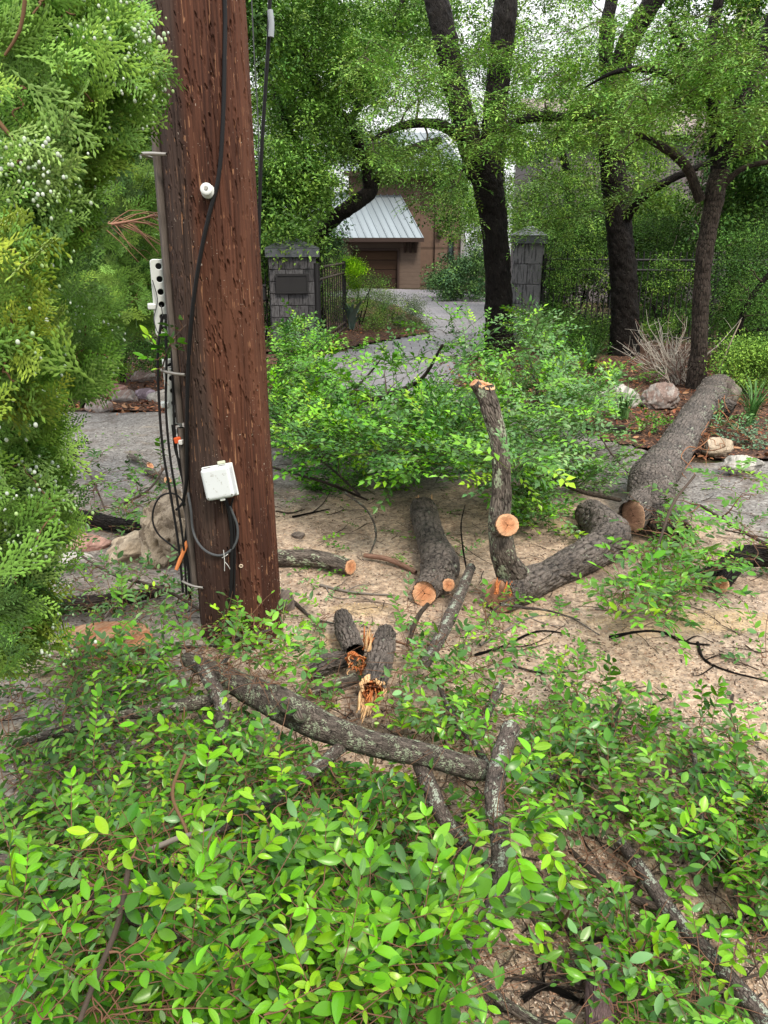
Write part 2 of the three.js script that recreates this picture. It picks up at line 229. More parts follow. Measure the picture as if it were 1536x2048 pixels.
{
  const S = 2048, W = ROAD_X1 - ROAD_X0, Hh = ROAD_Z0 - ROAD_Z1;
  const col = tex(S, S, (u, v) => {
    const x = ROAD_X0 + u * W, z = ROAD_Z1 + v * Hh, a = hash(Math.floor(u * S / 2), Math.floor(v * S / 2)), b = hash(Math.floor(u * S / 4) + 7, Math.floor(v * S / 4)), f = tn(u, v, 400, 360, 3), g = tn(u, v, 700, 600, 4);
    let c = mul3([.19, .18, .168], .55 + .75 * a * f + .35 * b); if (b > .93) c = mul3([.28, .27, .25], .8 + .3 * a); if (a < .06) c = [.045, .04, .037];
    const k = sawAmount(x, z) * (.62 + .6 * (tf(u, v, 30, 28, 5) - .2)), y = yellowAt(x, z);
    const a1 = hash(Math.floor(u * S) + 3, Math.floor(v * S) + 5); c = mix3(c, mul3(mix3([.275, .19, .128], [.49, .375, .27], g), .45 + .5 * f + .6 * a1), clamp(k * (.7 + .6 * a), 0, .97)); c = mix3(c, mul3([.42, .31, .17], .5 + .4 * g + .45 * a1), y * (a1 > .35 ? .85 : .3));
    const dirt = sstep(tf(u, v, 60, 55, 8, 3), .58, .66); c = mix3(c, [.07, .05, .038], dirt * .35); if (tn(u, v, 900, 820, 6) > .86) c = mix3(c, [.06, .04, .03], .75);
    return c;
  });
  const bump = tex(1024, 1024, (u, v) => .5 * tn(u, v, 500, 450, 3) + .3 * tn(u, v, 220, 200, 4) + .3 * tf(u, v, 40, 36, 5), false);
  const pos = [], uv = [], idx = [], nx = 120, nz = 90;
  for (let j = 0; j <= nz; j++) for (let i = 0; i <= nx; i++) {
    const x = ROAD_X0 + W * i / nx, zEnd = -bedEdge(x), z = lerp(ROAD_Z0, Math.max(zEnd, ROAD_Z1), j / nz);
    pos.push(x, .006 + .006 * FB(x * 2, z * 2, 3) + .012 * yellowAt(x, z) + .004 * sawAmount(x, z) * N3(x * 7, z * 7, 3), z); uv.push((x - ROAD_X0) / W, (z - ROAD_Z1) / Hh);
  }
  for (let j = 0; j < nz; j++) for (let i = 0; i < nx; i++) { const a = j * (nx + 1) + i, w = nx + 1; idx.push(a, a + 1, a + w, a + 1, a + w + 1, a + w); }
  struct('road', geoOf(pos, idx, uv), std({ map: col, bumpMap: bump, bumpScale: .0032, roughness: .75 }));
}
// a strip of the road that runs on to both sides, and the driveway behind the road as far as the gate
const mulchTex = tex(512, 512, (u, v) => { const [d, e, id] = worley(u, v, 46, 40, 7), f = tf(u, v, 14, 14, 81); let c = mix3([.03, .018, .014], [.11, .06, .042], id * (.5 + f)); if (id > .8) c = mix3(c, [.24, .125, .07], .7); return mul3(c, .45 + .7 * sstep(e, 0, .3)); });
const mulchM = std({ map: mulchTex, bumpMap: mulchTex, bumpScale: .02, roughness: .85 });
function bed(poly, lift, hump) { // a low bed of bark mulch
  const x0 = Math.min(...poly.map((p) => p[0])), x1 = Math.max(...poly.map((p) => p[0])), z0 = Math.min(...poly.map((p) => p[1])), z1 = Math.max(...poly.map((p) => p[1])), n = 70, pos = [], uv = [], idx = [], ok = [];
  for (let j = 0; j <= n; j++) for (let i = 0; i <= n; i++) { const x = lerp(x0, x1, i / n), z = lerp(z0, z1, j / n); ok.push(inPoly(x, z, poly)); pos.push(x, terrain(-z) + lift + hump * (.5 + FB(x * 1.5, z * 1.5, 4)), z); uv.push(x / .9, z / .9); }
  for (let j = 0; j < n; j++) for (let i = 0; i < n; i++) { const a = j * (n + 1) + i; if (ok[a] && ok[a + 1] && ok[a + n + 1] && ok[a + n + 2]) idx.push(a, a + n + 1, a + 1, a + 1, a + n + 1, a + n + 2); }
  return geoOf(pos, idx, uv);
}
struct('mulch_bed', bed([[-8, -7.4], [-1.2, -7.45], [-.95, -8.4], [-1.6, -11.6], [-9, -12.5]], .01, .018), mulchM);
struct('mulch_bed', bed([[.75, -8.9], [1.3, -7.9], [1.9, -6.1], [2.7, -5.6], [6.5, -5.1], [8, -9], [7, -13], [2.2, -13], [1.2, -11.5]], .012, .02), mulchM);
const gardenEdge = [P(636, 706, 11.6), P(720, 690, 12.6), P(800, 674, 13.7), P(866, 657, 15), P(852, 632, 17.6), P(800, 604, 24), P(752, 592, 28)].map((p) => [p.x, p.z]);
struct('garden_bed', bed([...gardenEdge, [-9, -29], [-9, -11.8], [-2.2, -11.6]], .024, .012), mulchM);
{ // paving: each near paver is a piece, farther ones one mass
  const drive = struct('driveway', bed([[-1.25, -8.3], [.9, -8.3], [1.55, -11], [2.15, -14], [4.2, -20], [4.2, -37], [-1.6, -41], [-3, -33], ...gardenEdge.slice().reverse()], .003, 0), std({ color: rgb(.09, .085, .09), roughness: .9 }));
  const region = [[-1.2, -8.3], [.9, -8.3], [1.5, -11], [2.1, -14], [4, -20], [4, -37], [-1.2, -40.5], [-1.0, -33], ...gardenEdge.slice().reverse()];
  const t = tex(256, 256, (u, v) => mul3(mix3([.17, .162, .18], [.235, .225, .24], tf(u, v, 9, 9, 91)), .75 + .5 * tn(u, v, 90, 90, 92)));
  const mats = [.88, .95, 1, 1.05, 1.12].map((k, i) => std({ map: t, color: rgb(k, k * (i % 2 ? .97 : 1), k * (i % 2 ? .99 : 1.02)), roughness: .38, specularIntensity: .8, bumpMap: t, bumpScale: .001 })), gs = [new RoundedBoxGeometry(.288, .05, .288, 1, .007)];
  const spots = []; seed(5); 
  for (let j = 0; j < 115; j++) for (let i = -16; i < 22; i++) { const a = i * .3 + (j % 2) * .15, b = -8.2 - j * .3, x = a, z = b; if (inPoly(x, z, region)) spots.push([V(x, terrain(-z) - .006 + R(-.0025, .0025), z), R(-.006, .006)]); }
  const vis = spots.map((s) => ({ s, q: pxOf(s[0]) })).sort((a, b) => (a.q[0] > 620 && a.q[0] < 985 && a.q[1] < 735 ? 0 : 1e3) + a.q[2] - (b.q[0] > 620 && b.q[0] < 985 && b.q[1] < 735 ? 0 : 1e3) - b.q[2]);
  vis.slice(0, 300).forEach(({ s }) => { const m = shade(new THREE.Mesh(gs[0], pick(mats))); m.name = 'paver'; m.position.copy(s[0]); m.rotation.set(s[1], 0, R(-.006, .006)); drive.add(m); });
  const rest = vis.slice(300).map(({ s }) => ({ m: new THREE.Matrix4().makeTranslation(s[0].x, s[0].y, s[0].z), c: [R(.88, 1.12), 1, 1].map((k, _, a) => a[0] * (.97 + .03 * k)) }));
  scatter('paving', gs, std({ map: t, roughness: .42 }), rest, drive);
}

// ---------------------------------------------------------------- far buildings
{
  const siding = (c, n) => { const t = tex(256, 256, (u, v) => mul3(c, (.82 + .25 * tf(u, v, 6, 40, 61)) * (md(v * n, 1) < .07 ? .6 : 1))); return std({ map: t, bumpMap: t, bumpScale: .01, roughness: .75 }); };
  const brown = siding([.13, .095, .075], 12), rust = siding([.15, .1, .075], 3), dark = std({ color: rgb(.045, .03, .025), roughness: .7 }), doorM = [0, 1, 2, 3].map((k) => std({ color: rgb(.032 + .006 * k, .018 + .003 * k, .014), roughness: .6 }));
  const metal = [.92, 1, 1.06].map((k) => std({ color: rgb(.2 * k, .235 * k, .255 * k), roughness: .42, metalness: .25 })), greyW = siding([.27, .26, .26], 2), glass = phy({ color: rgb(.05, .07, .075), roughness: .06, clearcoat: 1 });
  const D = 41, hE = P(760, 479, D).y, hR = P(760, 389, D + 4).y, gY = terrain(D), XL = P(640, 570, D).x, XR = P(840, 570, D).x, XE = P(848, 479, D - .7).x;
  const g = thing('garage', 'brown garage with a pale standing seam metal roof at the end of the driveway', 'garage', V((XL + XR) / 2, gY, -D));
  const dL = P(706, 570, D).x, dR = P(795, 570, D).x, dT = P(760, 501, D).y;
  part('wall', merge([box(XR - dR, hE - gY, .3, V((XR + dR) / 2, (hE + gY) / 2, -D - .15)), box(dL - XL, hE - gY, .3, V((XL + dL) / 2, (hE + gY) / 2, -D - .15)), box(dR - dL, hE - dT, .3, V((dL + dR) / 2, (hE + dT) / 2, -D - .15)), box(.3, hE - gY, 7, V(XR - .15, (hE + gY) / 2, -D - 3.8))]), brown, g);
  const door = part('garage_door', box(dR - dL, dT - gY, .08, V((dR + dL) / 2, (dT + gY) / 2, -D - .2)), dark, g);
  for (let k = 0; k < 4; k++) part('door_panel', box(dR - dL - .06, (dT - gY) / 4 - .03, .05, V((dR + dL) / 2, gY + (k + .5) * (dT - gY) / 4, -D - .14), 0, .01), doorM[k], door);
  part('door_frame', merge([box(.1, dT - gY, .12, V(dL - .04, (dT + gY) / 2, -D + .04)), box(.1, dT - gY, .12, V(dR + .04, (dT + gY) / 2, -D + .04)), box(dR - dL + .2, .12, .12, V((dL + dR) / 2, dT + .05, -D + .05))]), dark, g);
  for (const px of [810, 821, 831]) { const x = P(px, 480, D).x; part('bracket', merge([box(.12, .62, .1, V(x, hE - .33, -D + .055)), bar(V(x, hE - .58, -D + .1), V(x, hE - .08, -D + .6), .055)]), dark, g); }
  part('fascia', box(XE - XL, .2, .12, V((XE + XL) / 2, hE - .02, -D + .72)), dark, g);
  const roof = part('roof', (() => { const a = V(XL, hE, -D + .7), b = V(XE, hE, -D + .7), sh = -1.15; return geoOf([a, b, V(b.x + sh, hR, -D - 4), V(a.x + sh, hR, -D - 4)].flatMap((p) => [p.x, p.y - .06, p.z]), [0, 1, 2, 0, 2, 3]); })(), dark, g);
  const np = 15; for (let k = 0; k < np; k++) { const x0 = lerp(XL, XE, k / np), x1 = lerp(XL, XE, (k + 1) / np) - .03, sh = -1.15; const bt = [[x0, hE, -D + .72], [x1, hE, -D + .72], [x1 + sh, hR, -D - 4], [x0 + sh, hR, -D - 4]], q = bt.flatMap(([x, y, z]) => [x, y + .03, z]); const rib = bar(V(x1, hE + .06, -D + .72), V(x1 + sh, hR + .06, -D - 4), .035, 5); rib.deleteAttribute('uv'); part('roof_panel', merge([geoOf(q, [0, 1, 2, 0, 2, 3]), rib]), metal[k % 3], roof); }
  part('ridge_cap', bar(V(XL - 1.15, hR + .06, -D - 4), V(XE - 1.15, hR + .06, -D - 4), .09), metal[0], roof);
  // the taller house behind
  const D2 = 45, y2 = terrain(D2), h = thing('house', 'tall rust brown house wall with a narrow window behind the garage', 'house', V(P(880, 560, D2).x, y2, -D2));
  const hl = P(700, 560, D2).x, hr = P(926, 560, D2).x, ht = P(800, 345, D2).y, wl = P(895, 500, D2).x, wr = P(908, 500, D2).x, wb = P(900, 527, D2).y, wt = P(900, 477, D2).y;
  part('core', box(hr - hl - .1, ht - y2 - .1, .1, V((hl + hr) / 2, (ht + y2) / 2, -D2 - .5)), dark, h);
  const cols = [hl, P(838, 560, D2).x, P(868, 560, D2).x, wl, wr, P(918, 560, D2).x, hr];
  for (let k = 0; k < cols.length - 1; k++) { const a = cols[k], b = cols[k + 1], m = k === 5 ? greyW : rust; if (k === 3) part('wall_panel', merge([box(b - a - .01, wb - y2, .3, V((a + b) / 2, (wb + y2) / 2, -D2)), box(b - a - .01, ht - wt, .3, V((a + b) / 2, (ht + wt) / 2, -D2))]), m, h); else part('wall_panel', box(b - a - .01, ht - y2, .3, V((a + b) / 2, (ht + y2) / 2, -D2 + (k === 5 ? .25 : k === 1 ? -.2 : 0))), m, h); }
  const win = part('window', box(wr - wl, wt - wb, .04, V((wl + wr) / 2, (wt + wb) / 2, -D2 + .02)), glass, h);
  part('frame', merge([box(.05, wt - wb, .1, V(wl + .025, (wt + wb) / 2, -D2 + .12)), box(.05, wt - wb, .1, V(wr - .025, (wt + wb) / 2, -D2 + .12)), box(wr - wl, .05, .1, V((wl + wr) / 2, wt - .03, -D2 + .125)), box(wr - wl, .05, .1, V((wl + wr) / 2, wb + .03, -D2 + .125))]), dark, win);
  const lp = P(880, 461, D2 - .3); part('wall_lamp', merge([box(.28, .12, .3, lp), box(.22, .26, .22, lp.clone().add(V(0, -.18, -.02)))]), dark, h);
  const rl = P(690, 345, D2).x, rr = P(932, 345, D2).x, hr2 = P(850, 265, D2 + 5).y, rf = part('roof', geoOf([rl, ht - .05, -D2 + 1, rr, ht - .05, -D2 + 1, rr - 1.2, hr2, -D2 - 5, rl - 1.2, hr2, -D2 - 5], [0, 1, 2, 0, 2, 3]), dark, h);
  for (let k = 0; k < 18; k++) { const x0 = lerp(rl, rr, k / 18), x1 = lerp(rl, rr, (k + 1) / 18) - .03, sh = -1.2, rib = bar(V(x1, ht + .05, -D2 + 1), V(x1 + sh, hr2 + .05, -D2 - 5), .035, 5); rib.deleteAttribute('uv'); part('roof_panel', merge([geoOf([x0, ht, -D2 + 1.02, x1, ht, -D2 + 1.02, x1 + sh, hr2, -D2 - 5, x0 + sh, hr2, -D2 - 5], [0, 1, 2, 0, 2, 3]), rib]), metal[k % 3], rf); }
  part('eave', box(rr - rl, .25, .15, V((rl + rr) / 2, ht - .14, -D2 + 1.02)), dark, h);
  // the pale house seen through the shrubs on the right
  const D3 = 27, y3 = terrain(D3), a = P(1085, 560, D3).x, b = a + 12, t3 = P(1200, 262, D3).y, q = thing('pale_house', 'pale grey house half hidden behind the shrubs and the iron fence on the right', 'house', V((a + b) / 2, y3, -D3 - 3));
  const pale = siding([.16, .142, .145], 9);
  part('wall', merge([box(b - a, t3 - y3, .3, V((a + b) / 2, (t3 + y3) / 2, -D3)), box(.3, t3 - y3, 7, V(a + .15, (t3 + y3) / 2, -D3 - 3.65))]), pale, q);
  const w3 = P(1290, 420, D3), wn = part('window', box(1.1, 1.3, .05, V(w3.x, w3.y, -D3 + .18)), glass, q); part('frame', merge([box(.08, 1.4, .1, V(w3.x - .58, w3.y, -D3 + .2)), box(.08, 1.4, .1, V(w3.x + .58, w3.y, -D3 + .2)), box(1.24, .08, .1, V(w3.x, w3.y + .7, -D3 + .205)), box(1.24, .08, .1, V(w3.x, w3.y - .7, -D3 + .205))]), pale, wn);
  part('roof', merge([geoOf([a - .5, t3, -D3 + .6, b + .5, t3, -D3 + .6, b + .5, t3 + 1.6, -D3 - 4, a - .5, t3 + 1.6, -D3 - 4], [0, 1, 2, 0, 2, 3])]), std({ color: rgb(.22, .18, .17), roughness: .8 }), q);
  part('fascia', box(b - a + 1, .22, .1, V((a + b) / 2, t3 - .08, -D3 + .58)), std({ color: rgb(.3, .26, .25), roughness: .8 }), q);
}

// ---------------------------------------------------------------- gate pillars, gate, fence
const iron = std({ color: rgb(.018, .017, .018), roughness: .55, metalness: .3 }), ironWarm = std({ color: rgb(.06, .045, .035), roughness: .6, metalness: .2 });
const blockTex = tex(256, 256, (u, v) => { const st = tn(u, v, 26, 2, 41) * tf(u, v, 8, 3, 42); return mul3(mix3([.065, .065, .068], [.1, .097, .1], tf(u, v, 12, 10, 43)), (.8 + .4 * tn(u, v, 100, 90, 44)) * (st > .38 ? .45 : 1)); });
const blockM = [.8, .92, 1, 1.12, 1.25].map((k) => std({ map: blockTex, color: rgb(k, k, k * 1.02), bumpMap: blockTex, bumpScale: .006, roughness: .8 }));
function pillar(label, at, w, h, ry, rows, perRow, tone) {
  const g = thing('gate_pillar', label, 'pillar', at); seed(at.x * 100 | 0);
  part('core', box(w - .05, h, w - .05, V(at.x, at.y + h / 2, at.z), ry), std({ color: rgb(.05, .05, .052), roughness: .95 }), g);
  const rot = (x, z) => V(at.x + x * Math.cos(ry) + z * Math.sin(ry), 0, at.z - x * Math.sin(ry) + z * Math.cos(ry)), rh = h / rows;
  for (let r = 0; r < rows; r++) for (let s = 0; s < 4; s++) { // four faces
    let x = -w / 2; const n = perRow - (r % 2 ? 0 : 1) || 1; const cuts = []; for (let k = 0; k < n; k++) cuts.push((r % 2 && (k === 0 || k === n - 1) ? .6 : 1) * R(.85, 1.15)); const sum = cuts.reduce((a, b) => a + b, 0);
    for (const c of cuts) { const bw = c / sum * (w - (s % 2 ? .13 : 0)), xc = x + bw / 2 + (s % 2 ? .065 : 0); x += bw; const q = rot(...[[xc, w / 2 - .03], [w / 2 - .03, xc], [xc, -w / 2 + .03], [-w / 2 + .03, xc]][s]); q.y = at.y + (r + .5) * rh; part('block', box(bw - .008, rh - .008, .065 + R(0, .006), q, ry + [0, 1, 2, 3][s] * Math.PI / 2, .006), tone ?? pick(blockM), g); }
  }
  const cap = new THREE.CylinderGeometry(w * .12, (w / 2 + .06) * Math.SQRT2, .15, 4, 1); cap.rotateY(Math.PI / 4 + ry); cap.translate(at.x, at.y + h + .13 + .075, at.z);
  const cm = std({ color: rgb(.1, .108, .12), roughness: .35, metalness: .3 });
  part('cap', merge([cap, box(w + .1, .13, w + .1, V(at.x, at.y + h + .065, at.z), ry)]), cm, g);
  return { g, rot };
}
{
  const c = P(590, 700, 12.35); c.y = 0; const W = .72, h = P(590, 514, 12).y, ry = .16;
  const { g, rot } = pillar('dark concrete block gate pillar with a plaque, just right of the utility pole', c, W, h, ry, 8, 4);
  const pc = rot(-.02, W / 2 + .03), ph = P(580, 567, 12).y; pc.y = ph; const pl = part('plaque', box(.46, .26, .03, pc, ry, .005), iron, g);
  for (const [dx, dy, w, hh] of [[0, .13, .5, .03], [0, -.13, .5, .03], [-.235, 0, .03, .23], [.235, 0, .03, .23]]) { const q = rot(-.02 + dx, W / 2 + .045); q.y = ph + dy; part('plaque_frame', box(w, hh, .03, q, ry), iron, pl); }
  const mb = rot(-.52, .1); mb.y = P(526, 588, 12).y; const m = thing('mailbox', 'small black metal box beside the left edge of the plaque pillar', 'box', V(mb.x, 0, mb.z));
  part('body', new RoundedBoxGeometry(.2, .24, .34, 3, .04).rotateY(ry).translate(mb.x, mb.y, mb.z), iron, m); part('post', box(.07, mb.y - .12, .07, V(mb.x, (mb.y - .12) / 2, mb.z)), iron, m); part('lid', box(.21, .03, .36, V(mb.x, mb.y + .12, mb.z), ry, .008), iron, m);
  const c2 = P(1046, 690, 13.6); c2.y = terrain(13.6);
  pillar('pale grey block gate pillar half hidden by the thick oak trunk', c2, .5, P(1046, 487, 13.4).y - c2.y, -.25, 5, 2, std({ map: blockTex, color: rgb(2.1, 2.1, 2.15), roughness: .85, bumpMap: blockTex, bumpScale: .006 }));
  // the open gate leaf
  const a = P(638, 700, 12.05), b = P(690, 655, 15.2); a.y = .05; b.y = .03; const at = (t, y) => V(lerp(a.x, b.x, t), y, lerp(a.z, b.z, t)), top = P(638, 533, 12.05).y;
  const gt = thing('iron_gate', 'iron driveway gate leaf standing open beside the plaque pillar', 'gate', V(a.x, 0, a.z));
  part('hinge_post', bar(at(0, 0), at(0, top + .05), .045, 8), iron, gt); part('end_post', bar(at(1, .06), at(1, top + .02), .035, 8), iron, gt);
  for (const y of [top - .02, top - .2, .16, .06]) part('rail', bar(at(0, y), at(1, y), .022, 6), ironWarm, gt);
  for (let k = 1; k < 12; k++) part('picket', bar(at(k / 12, .06), at(k / 12, top + .1), .0095, 6), iron, gt);
  const br = [at(0, top - .55), at(.05, top - .35), at(.17, top - .2)]; part('brace', tube(br, [.014, .014], { seg: 6 }), iron, gt);
  // the fence on the right
  const f0 = P(1078, 690, 13.4), f1 = P(1600, 690, 12.2); f0.y = f1.y = 0; const fa = (t, y) => V(lerp(f0.x, f1.x, t), y, lerp(f0.z, f1.z, t)), ft = P(1180, 520, 13).y;
  const fn = thing('iron_fence', 'black iron picket fence running right from the pale pillar behind the trees', 'fence', V(f0.x, 0, f0.z));
  for (const y of [ft, ft - .16, .14]) part('rail', bar(fa(0, y), fa(1, y), .02, 6), iron, fn);
  const n = 44; for (let k = 0; k <= n; k++) part('picket', bar(fa(k / n, .06), fa(k / n, ft + .13), .0105, 6), iron, fn);
  for (let k = 0; k <= 3; k++) part('post', bar(fa(k / 3, -.05), fa(k / 3, ft + .08), .035, 8), iron, fn);
  // the fence left of the plaque pillar
  const l0 = rot(-.42, 0), l1 = V(-7, 0, -11.2), la = (t, y) => V(lerp(l0.x, l1.x, t), y, lerp(l0.z, l1.z, t)), lf = thing('iron_fence', 'dark iron fence left of the plaque pillar, seen past the utility pole', 'fence', V(l0.x, 0, l0.z));
  for (const y of [ft, .14]) part('rail', bar(la(0, y), la(1, y), .02, 6), iron, lf); for (let k = 0; k <= 40; k++) part('picket', bar(la(k / 40, .06), la(k / 40, ft + .1), .011, 6), iron, lf);
}

// ---------------------------------------------------------------- the utility pole and what hangs on it
const PC = P(466, 1000, 2.9); PC.y = 0; const PR = (y) => .172 - .006 * y;
const pf = V(-PC.x, 0, -PC.z).normalize(), pr = V(-pf.z, 0, pf.x).multiplyScalar(-1); if (pr.x < 0) pr.negate();
const onPole = (th, y, out = 0) => V(PC.x, y, PC.z).addScaledVector(pf, Math.cos(th) * (PR(y) + out)).addScaledVector(pr, Math.sin(th) * (PR(y) + out));
const poleAt = (px, py, out = 0) => { // the point of the pole's front seen at a pixel
  const d = P(px, py, 1).sub(V(0, EYE, 0)), o = V(-PC.x, EYE, -PC.z); let y = 1; for (let k = 0; k < 3; k++) { const r = PR(y) + out, A = d.x * d.x + d.z * d.z, B = o.x * d.x + o.z * d.z, C = o.x * o.x + o.z * o.z - r * r, q = B * B - A * C, t = q > 0 ? (-B - Math.sqrt(q)) / A : -B / A; y = EYE + d.y * t; if (k === 2) return V(d.x * t, y, d.z * t); }
};
{
  seed(77);
  const YT = 7, fine = 300, coarse = 30, rows = 860, yF = 2.75, th = []; for (let i = 0; i <= fine; i++) th.push(lerp(-1.75, 1.75, i / fine)); for (let i = 1; i < coarse; i++) th.push(lerp(1.75, 2 * Math.PI - 1.75, i / coarse)); th.push(2 * Math.PI - 1.75);
  const ys = []; for (let j = 0; j <= rows; j++) ys.push(lerp(-.05, yF, j / rows)); for (let j = 1; j <= 12; j++) ys.push(lerp(yF, YT, j / 12));
  const pits = []; const cells = new Map(); for (let k = 0; k < 1250; k++) { const p = { t: R(-1.75, 1.75), y: R(.05, 2.75), a: R(.0018, .0046), b: R(.007, .024), d: R(.0025, .008), s: R(-.25, .05) }; if (p.y < .9 && rnd() < .45) continue; pits.push(p); for (let c = Math.floor((p.y - .06) * 20); c <= Math.floor((p.y + .06) * 20); c++) { if (!cells.has(c)) cells.set(c, []); cells.get(c).push(p); } }
  const cracks = [...Array(34)].map(() => ({ t: R(-1.5, 1.5), y: R(-.1, 2.4), l: R(.2, 1.1), d: R(.003, .009), w: R(.001, .0026) })); cracks.push({ t: .02, y: .3, l: .34, d: .012, w: .004 });
  const pos = [], uv = [], idx = [], w = th.length;
  for (const y of ys) { const near = cells.get(Math.floor(y * 20)) ?? []; for (const t of th) {
    const s = t * .17; let r = PR(y);
    if (y < yF) { r += .0016 * FB(s * 90, y * 4, 1, 3) + .0035 * FB(s * 14, y * 1.3, 2, 2) + .0012 * FB(s * 260, y * 9, 5, 2);
      for (const p of near) { const dy = (y - p.y) / p.b, ds = (s - p.t * .17 - p.s * (y - p.y) + .0015 * N3(y * 120, p.t * 9)) / p.a, q = dy * dy + ds * ds; if (q < 1.9) r -= p.d * (q < 1 ? Math.pow(1 - q, .45) : 0) - .0012 * Math.max(0, 1 - Math.abs(q - 1.3) / .6); }
      for (const c of cracks) if (y > c.y && y < c.y + c.l) { const ds = Math.abs(s - c.t * .17 - .006 * N3(y * 5, c.t * 7) - .002 * N3(y * 30, c.t)) / (c.w * Math.sin((y - c.y) / c.l * Math.PI) + .0004); if (ds < 1) r -= c.d * (1 - ds); } }
    const p = V(PC.x, y, PC.z).addScaledVector(pf, Math.cos(t) * r).addScaledVector(pr, Math.sin(t) * r); pos.push(p.x, p.y, p.z); uv.push((t + 1.75) / (2 * Math.PI), y / 2.9);
  } }
  for (let j = 0; j < ys.length - 1; j++) for (let i = 0; i < w - 1; i++) { const a = j * w + i; idx.push(a, a + 1, a + w, a + 1, a + w + 1, a + w); }
  const specks = new Set(); 
  const col = tex(1024, 2048, (u, v) => {
    const t = u * 2 * Math.PI - 1.75, y = v * 2.9, s = t * .17, fib = FB(s * 120, y * 3.5, 4, 3), band = FB(s * 18, y * 1.1, 6, 3), big = FB(s * 5, y * .9, 8, 2), fine2 = hash(Math.floor(u * 1024), Math.floor(v * 340)) ;
    let c = mix3([.034, .0138, .009], [.105, .042, .025], clamp(.5 + 1.05 * fib + .8 * band + .25 * (fine2 - .5), 0, 1)); if (big > .15) c = mix3(c, [.115, .049, .028], (big - .15) * 1.6);
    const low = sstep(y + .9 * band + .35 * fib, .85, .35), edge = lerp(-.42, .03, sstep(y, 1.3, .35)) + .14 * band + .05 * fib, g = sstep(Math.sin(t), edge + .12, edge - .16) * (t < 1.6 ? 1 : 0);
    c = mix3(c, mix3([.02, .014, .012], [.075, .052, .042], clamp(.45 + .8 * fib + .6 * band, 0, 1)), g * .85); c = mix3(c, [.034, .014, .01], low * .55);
    const d = tn(u, v, 260, 520, 8); if (d > .955 - .05 * sstep(t, .2, 1.2) * sstep(y, 1.6, .4) && tn(u, v, 20, 40, 3) > .5) c = mix3(c, [.42, .36, .3], .8);
    if (tn(u, v, 300, 60, 15) > .9) c = mix3(c, [.33, .17, .09], .6);
    return c;
  });
  const pole = thing('utility_pole', 'thick weathered reddish brown wooden utility pole, pitted all over', 'utility pole', PC.clone());
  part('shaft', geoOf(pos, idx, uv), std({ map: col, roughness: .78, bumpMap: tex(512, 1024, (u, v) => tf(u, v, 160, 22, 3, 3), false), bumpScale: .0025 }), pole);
  // the wooden cable guard down its left side, with staples
  const wood = std({ map: tex(128, 512, (u, v) => mul3(mix3([.05, .04, .034], [.19, .16, .14], tf(u, v, 20, 3, 3)), .8 + .3 * tn(u, v, 60, 10, 4))), roughness: .85 });
  const gx = -1.5, guard = part('cable_guard', merge([0, 1].map((k) => { const a = onPole(gx, [.95, .25][k], .012), b = onPole(gx, [3.6, .93][k], .012), g = tube([a, a.clone().lerp(b, .5), b], [.017, .017], { seg: 4, step: .3, tile: .2 }); return g; })), wood, pole);
  const steel = std({ color: rgb(.33, .31, .28), roughness: .45, metalness: .8 });
  for (const py of [305, 742, 1165]) { const y = poleAt(350, py).y; part('strap', tube([onPole(-1.95, y, .052), onPole(-1.55, y + .004, .066), onPole(-1.2, y, .03), onPole(-1.0, y - .003, .003)], [.006, .006], { seg: 6, step: .02 }), steel, pole); }
  const white = phy({ color: rgb(.6, .63, .61), roughness: .35, clearcoat: .4 });
  const nail = poleAt(482, 1132, .002); part('nail_hole_plug', (() => { const g = new THREE.TorusGeometry(.006, .0025, 8, 16); g.lookAt(pf); g.translate(nail.x, nail.y, nail.z); return g; })(), std({ color: rgb(.5, .4, .3), roughness: .6 }), pole);
  // the white knob
  const kp = poleAt(417, 384, .0), kn = kp.clone().sub(V(PC.x, kp.y, PC.z)).normalize(), knob = thing('insulator_knob', 'small round white knob nailed to the middle of the utility pole', 'insulator', kp);
  const lathe = new THREE.LatheGeometry([[0, 0], [.022, 0], [.024, .004], [.022, .012], [.014, .016], [.013, .022], [.019, .026], [.021, .032], [.019, .038], [.008, .04], [.007, .036], [0, .036]].map(([x, y]) => new THREE.Vector2(x, y)), 28);
  const orient = (g, n, at, spin = 0) => { g.rotateY(spin); g.applyQuaternion(new THREE.Quaternion().setFromUnitVectors(V(0, 1, 0), n)); g.translate(at.x, at.y, at.z); return g; };
  const kt = kn.clone().add(V(-.15, .22, 0)).normalize(); part('body', orient(lathe, kt, kp), white, knob); part('nail', orient(new THREE.CylinderGeometry(.005, .005, .006, 12), kt, kp.clone().addScaledVector(kt, .04)), steel, knob);
  // the white terminal box on the front
  const bp = poleAt(441, 962, .005), bn = bp.clone().sub(V(PC.x, bp.y, PC.z)).normalize(), bx = thing('terminal_box', 'white plastic terminal box tilted on the front of the utility pole', 'box', bp);
  const bm = new THREE.Matrix4().lookAt(bn.clone().add(V(.06, .16, .0)), V(0, 0, 0), V(0, 1, 0)), put = (g, x, y, z) => { g.translate(x, y, z); g.rotateZ(.17); g.applyMatrix4(bm); g.translate(bp.x, bp.y, bp.z); return g; };
  const dirty = phy({ map: tex(256, 256, (u, v) => mix3([.56, .6, .61], [.25, .24, .21], sstep(tf(u, v, 9, 9, 7) + .35 * tn(u, v, 60, 60, 3) - .3 * Math.hypot(u - .68, v - .72), .74, .86) * .6)), roughness: .38, clearcoat: .25, clearcoatRoughness: .4 });
